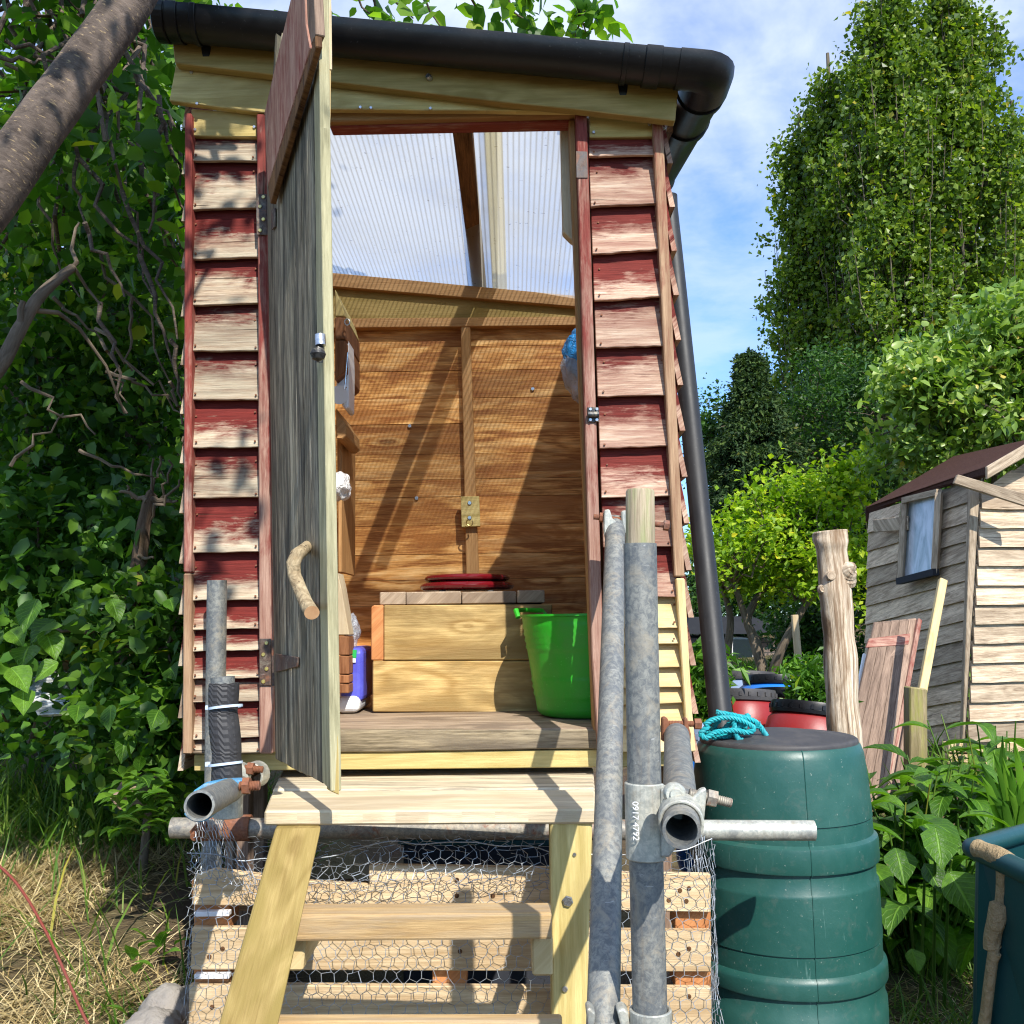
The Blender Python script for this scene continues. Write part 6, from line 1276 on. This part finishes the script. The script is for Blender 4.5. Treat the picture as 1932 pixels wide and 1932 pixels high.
mb.build('branch', 'bark_plum', pl_); leafobj('crown', np.concatenate(crown), .066, 'leaf_plum', pl_, broad=True, asp=.62, up=.35, droop=.5)
# cut branch in front, lower left
cb2 = empty('pruned_branch', P(0, 690, 2.4), 'pruned grey branch with sawn pale ends curving up at the left', 'branch')
mb = MB(); mb.tube(smooth_path([P(-60, 760, 2.3), P(0, 690, 2.35), P(35, 625, 2.4), P(70, 565, 2.45), P(105, 530, 2.5), P(137, 505, 2.55)], 5), list(np.linspace(.021, .011, 26)), 14, cap=1, noise=.08); mb.tube([P(40, 615, 2.4), P(38, 585, 2.4), P(44, 568, 2.4)], [.009, .008, .007], 10, cap=1); mb.tube([P(60, 585, 2.45), P(110, 590, 2.5), P(150, 620, 2.55), P(200, 690, 2.6), P(235, 780, 2.7)], [.007, .006, .005, .004, .003], 8); mb.build('branch', ['bark', 'cutend'], cb2)
mb = MB(); mb.tube([P(135, 507, 2.55), P(145, 495, 2.55), P(135, 470, 2.6), P(143, 430, 2.6), P(150, 420, 2.6)], [.006, .006, .005, .004, .003], 8); mb.tube([P(140, 505, 2.55), P(165, 545, 2.6), P(190, 575, 2.6)], [.005, .004, .003], 8); mb.build('twig', 'bark', cb2)
# hedge trees: dense leaf wall in shade
def hedge(nm, label, u0, u1, v0, v1, Y0, Y1, ncl, per, crad, size, leaf, sd, cat='tree', part='crown'):
    random.seed(sd); cs = []
    for _ in range(ncl): cs.append(P(random.uniform(u0, u1), random.uniform(v0, v1), random.uniform(Y0, Y1)))
    c = P((u0+u1)/2, v1, (Y0+Y1)/2); base = V((c.x, c.y, gh(c.x, c.y))); o = empty(nm, base, label, cat, 'hedge growth beside the hut'); mb = MB(); t_ = P((u0+u1)/2+random.uniform(-40, 40), v0+(v1-v0)*.3, (Y0+Y1)/2)
    mb.tube(smooth_path([base, (base+t_)*.5+V((random.uniform(-.15, .15), 0, 0)), t_], 5), list(np.linspace(.06, .02, 11)) if cat == 'tree' else list(np.linspace(.016, .008, 11)), 10, noise=.1)
    for q in random.sample(cs, min(len(cs), 40)): branch(mb, base+(t_-base)*random.uniform(.3, 1), q, .014, .004, wob=.12, seg=5)
    mb.build('trunk' if cat == 'tree' else 'stem', 'bark', o); leafobj(part, clumps(cs, [crad*random.uniform(.7, 1.3) for _ in cs], per), size, leaf, o, broad=True, asp=.62, up=.4, droop=.4); return o
hedge('hedge_tree', 'dense shaded hedge tree beside the hut wall', 190, 352, 130, 1250, 3.6, 5.6, 190, 72, .24, .056, 'leaf_dark', 61)
hedge('hedge_tree', 'dense hedge tree behind the leaning plum trunk', -60, 220, 170, 1100, 3.8, 6.0, 210, 72, .26, .056, 'leaf_dark', 62)
hedge('hedge_tree', 'far leafy tree closing the gap behind the hedge', -150, 370, 520, 1350, 6.5, 8.5, 170, 60, .42, .11, 'leaf_dark', 63)
hedge('bramble_bush', 'low tangled bramble bush around the dead stump', -40, 345, 930, 1400, 3.5, 4.8, 170, 56, .16, .058, 'leaf_under', 64, 'bush', 'foliage')
hedge('ivy_bush', 'dark leafy bush at the foot of the hut corner', 200, 345, 1120, 1470, 3.1, 3.9, 100, 50, .14, .054, 'leaf_dark', 65, 'bush', 'foliage')
tw = empty('bare_twigs', P(200, 800, 3.0), 'thin pale bare twigs hanging in front of the hedge beside the hut', 'twigs')
for a, b in (((215, 170), (300, 420)), ((300, 420), (345, 560)), ((60, 330), (150, 560)), ((190, 480), (320, 720)), ((320, 720), (345, 800)), ((100, 560), (190, 640)), ((190, 640), (240, 760)), ((250, 560), (250, 700)), ((40, 720), (180, 820)), ((180, 620), (345, 780)), ((20, 880), (120, 780)), ((150, 850), (290, 900)), ((10, 120), (170, 200)), ((120, 60), (200, 330)), ((330, 250), (342, 470)), ((200, 700), (330, 760))):
    mb = MB(); branch(mb, P(*a, 3.05), P(*b, 3.1), .0065, .0028, n=7, wob=.09, seg=6); mb.build('twig', 'bark', tw)
# dead stump
ds = empty('dead_stump', P(235, 1230, 3.35), 'dead broken tree stump with bare spiky twigs in the hedge', 'stump'); mb = MB()
mb.tube(smooth_path([P(225, 1330, 3.4), P(240, 1200, 3.38), P(252, 1130, 3.36), P(262, 1060, 3.35), P(272, 990, 3.34), P(284, 940, 3.33), P(290, 930, 3.33)], 6), list(np.linspace(.034, .018, 37)), 18, noise=.22); mb.build('trunk', 'bark_dead', ds); mb = MB()
for a, b, r_ in (((285, 945), (225, 928), .012), ((285, 945), (335, 945), .013), ((275, 985), (338, 905), .008), ((284, 940), (290, 865), .005), ((288, 938), (302, 860), .005), ((300, 945), (318, 868), .005), ((258, 1090), (338, 1095), .006), ((260, 1050), (290, 1052), .006), ((245, 1150), (205, 1105), .006), ((232, 1190), (95, 1180), .011), ((238, 1180), (170, 1135), .007), ((250, 940), (240, 915), .006)):
    mb = MB(); branch(mb, P(*a, 3.33), P(*b, 3.3), r_, .0035, n=6, wob=.10, seg=7); mb.build('twig', 'bark', ds)
# leaves close to the viewer by the stump
random.seed(66); nz = empty('climbing_weed', P(100, 1250, 3.1), 'broad bright bindweed leaves climbing at the foot of the hedge', 'plant'); mb = MB()
for (u, v, L_) in [(70, 1130, .13), (85, 1190, .14), (105, 1170, .13), (55, 1220, .14), (130, 1150, .12), (20, 1260, .13), (160, 1100, .1), (185, 1270, .1), (210, 1130, .1), (110, 1250, .1), (18, 1190, .12), (240, 1385, .11), (45, 1300, .11), (210, 1330, .1), (300, 1340, .09), (320, 1260, .1), (150, 1330, .1), (260, 1290, .1), (290, 1190, .09), (320, 1130, .08)]:
    bigleaf(mb, P(u, v, random.uniform(2.9, 3.2)), (random.uniform(-.8, .8), -.4, random.uniform(-.9, .1)), L_*.85, L_*.6, .4, V((random.uniform(-.5, .5), -.6, .7)), .05)
mb.build('foliage', 'leaf_big', nz)
lw = empty('leafy_weed', P(270, 1800, 2.5), 'small bright green leafy weed growing out of the straw beside the pallet', 'weeds'); mb = MB()
for (u, v, L_) in [(268, 1796, .05), (285, 1790, .05), (300, 1775, .06), (262, 1775, .05), (250, 1800, .06), (310, 1790, .05), (275, 1760, .05), (330, 1770, .05), (255, 1825, .05), (240, 1905, .06), (290, 1815, .05), (300, 1758, .05)]: bigleaf(mb, P(u, v+12, 2.42), (random.uniform(-.9, .9), -.3, .6), L_, L_*.55, .5)
mb.build('foliage', 'leaf_big', lw)
lw = empty('leafy_weed', P(290, 1540, 3.1), 'green weeds growing beside the tube end at the foot of the hut', 'weeds'); mb = MB()
for i in range(120):
    p = P(random.uniform(215, 350), random.uniform(1455, 1580), random.uniform(2.75, 3.3)); L_ = random.uniform(.05, .09); bigleaf(mb, p, (random.uniform(-1, 1), random.uniform(-1, .3), random.uniform(0, .9)), L_, L_*.55, .6)
mb.build('foliage', 'leaf_big', lw)
# bramble cane, rock, scrap
mb = MB(); mb.tube(smooth_path([P(-30, 1610, 2.3), P(30, 1665, 2.28), P(80, 1745, 2.25), P(120, 1830, 2.22), P(150, 1900, 2.2), P(180, 1960, 2.18)], 6), .0030, 8, noise=.15); tag(mb.build('bramble_cane', 'cane'), 'thin arching red bramble cane over the straw', 'bramble')
def rock(nm, c, rad, label): tag(blob(nm, c, rad, 'stone', amp=.35, freq=5), label, 'rock')
rock('rock', V((P(322, 1890, 2.42).x, 2.42, P(322, 1925, 2.42).z)), (.075, .09, .075), 'large grey rock beside the foot of the pallet'); rock('rock', V((P(285, 1935, 2.3).x, 2.3, P(285, 1940, 2.3).z)), (.06, .07, .035), 'flat dark stone in front of the larger grey rock')
for i, (q, Y, lab) in enumerate(([[(20, 1195), (118, 1212), (128, 1228), (30, 1222)], 3.9, 'topmost bent shiny sheet in the heap by the hedge'], [[(50, 1250), (150, 1262), (155, 1278), (62, 1272)], 3.8, 'middle white sheet with a dark edge in the heap'], [[(30, 1285), (140, 1280), (146, 1318), (36, 1330)], 3.7, 'broad white sheet near the bottom of the heap'], [[(60, 1330), (130, 1325), (128, 1345), (70, 1348)], 3.6, 'lowest pale sheet lying in the grass'])):
    mb = MB(); pts = [P(u, v, Y+(.0 if k < 2 else -.12)) for k, (u, v) in enumerate(q)]; mb.prism(pts, V((.0, .02, -.012))); mb.tube([pts[0], pts[1]], .012, 10); tag(mb.build('scrap_sheet', 'scrap', None, .004), lab, 'metal sheet', 'pale scrap sheets heaped by the hedge')
mb = MB(); mb.prism(px([(105, 1245), (130, 1250), (132, 1275), (108, 1270)], 3.75), BACK*.15); tag(mb.build('wood_offcut', 'batten_in', None, .004), 'short brown wood offcut lying on the scrap sheets', 'wood')
mb = MB(); q = [P(u, v, 3.05) for u, v in ((205, 1508), (235, 1498), (290, 1508), (285, 1524), (225, 1530))]; mb.prism(q, V((0, .12, .05)), (1, 0, 0)); tag(mb.build('rotten_board', 'oldred', None, .004), 'rotten grey board end lying in the weeds', 'wood')
# ---- straw and grass on the ground
random.seed(70)
def blades(name, pts, L, w_, mat, lean, kind, flat=0.0, bendr=(.2, .9)):
    N = len(pts); pts = np.asarray(pts); a = RNG.uniform(0, 2*PI, N); L_ = L*RNG.uniform(.45, 1.35, N); d = np.stack([np.cos(a), np.sin(a), np.zeros(N)], 1)
    up = np.array([0, 0, 1.0]); tilt = RNG.uniform(*lean, N)[:, None]; dr = d*np.sin(tilt)+up*np.cos(tilt); b = np.stack([-np.sin(a), np.cos(a), np.zeros(N)], 1)*w_*RNG.uniform(.6, 1.3, N)[:, None]
    bend = RNG.uniform(*bendr, N)[:, None]; rows = []
    for k, wk in ((0, 1), (.35, .9), (.7, .65), (1, .06)):
        p = pts+dr*L_[:, None]*k+(d*.55-up*.45)*(bend*L_[:, None]*k*k*(1-flat)); rows += [p-b*wk, p+b*wk]
    v = np.stack(rows, 1); v[:, :, 2] = np.maximum(v[:, :, 2], pts[:, 2][:, None]+.002); v = v.reshape(-1, 3)
    fc = np.array([[0, 1, 3, 2], [2, 3, 5, 4], [4, 5, 7, 6]]); f = (np.arange(N)[:, None, None]*8+fc[None]).reshape(-1); me = bpy.data.meshes.new(name); me.vertices.add(len(v)); me.vertices.foreach_set('co', v.astype(np.float32).ravel())
    nf = N*3; me.loops.add(nf*4); me.loops.foreach_set('vertex_index', f.astype(np.int32)); me.polygons.add(nf); me.polygons.foreach_set('loop_start', np.arange(0, nf*4, 4, dtype=np.int32)); me.polygons.foreach_set('loop_total', np.full(nf, 4, dtype=np.int32)); me.update(calc_edges=True); me.materials.append(MT[mat]); o = bpy.data.objects.new(name, me); COL.objects.link(o); o['kind'] = kind; return o
def scatter(n, x0, x1, y0, y1, dens=None):
    out = []
    while len(out) < n:
        x, y = random.uniform(x0, x1), random.uniform(y0, y1)
        if dens and random.random() > dens(x, y): continue
        out.append((x, y, gh(x, y)))
    return out
ns = lambda x, y, s, k: mnoise.noise(V((x*s, y*s, k)))
soilpatch = lambda x, y: max(0, 1.3-math.hypot((x+1.10)/.30, (y-3.2)/.60), 1.15-math.hypot((x+1.40)/.24, (y-2.72)/.20), 1.1-math.hypot((x+1.0)/.2, (y-2.5)/.18))
tag(blades('straw', scatter(26000, -2.4, -.80, 2.15, 3.9, lambda x, y: max(.04, (.8+.7*ns(x, y, 2.6, 5))*max(.03, 1-1.25*soilpatch(x, y))*(1 if y < 3.7 else .5))), .13, .0015, 'straw', (.85, 1.65), 'stuff', .55), 'dry yellow straw and dead grass lying on the bank', 'straw')
tag(blades('grass', scatter(6000, -3.2, -.85, 2.5, 4.3, lambda x, y: min(1, max(.02, .0+.8*ns(x, y, 1.7, 9)+.9*(y-3.35)-.8*soilpatch(x, y)))), .26, .0034, 'grass', (.05, .8), 'stuff'), 'long green grass along the foot of the hedge', 'grass')
tag(blades('grass', scatter(1100, -2.6, -.85, 2.1, 3.0, lambda x, y: max(.0, .15+1.0*ns(x, y, 2.1, 19))), .11, .0026, 'grass', (.2, 1.1), 'stuff'), 'short green grass tufts among the straw', 'grass')
tag(blades('grass', scatter(5200, .95, 2.6, 2.4, 4.6, lambda x, y: min(1, max(.05, .5+.8*ns(x, y, 2.2, 3)+.3*(y-3.2)))), .17, .003, 'grass', (.2, 1.1), 'stuff'), 'rough green grass around the trough and comfrey', 'grass')
tag(blades('straw', scatter(3600, .95, 2.4, 2.2, 3.5, lambda x, y: .5+.6*ns(x, y, 2.6, 15)), .10, .0018, 'straw', (1.1, 1.6), 'stuff', .6), 'dry cut grass lying on the ground beside the butt', 'straw')
tag(blades('grass', scatter(9000, 1.0, 7.0, 4.4, 14.0, lambda x, y: .8), .28, .007, 'grass', (.05, .8), 'stuff'), 'rough grass across the allotment behind the shed', 'grass')
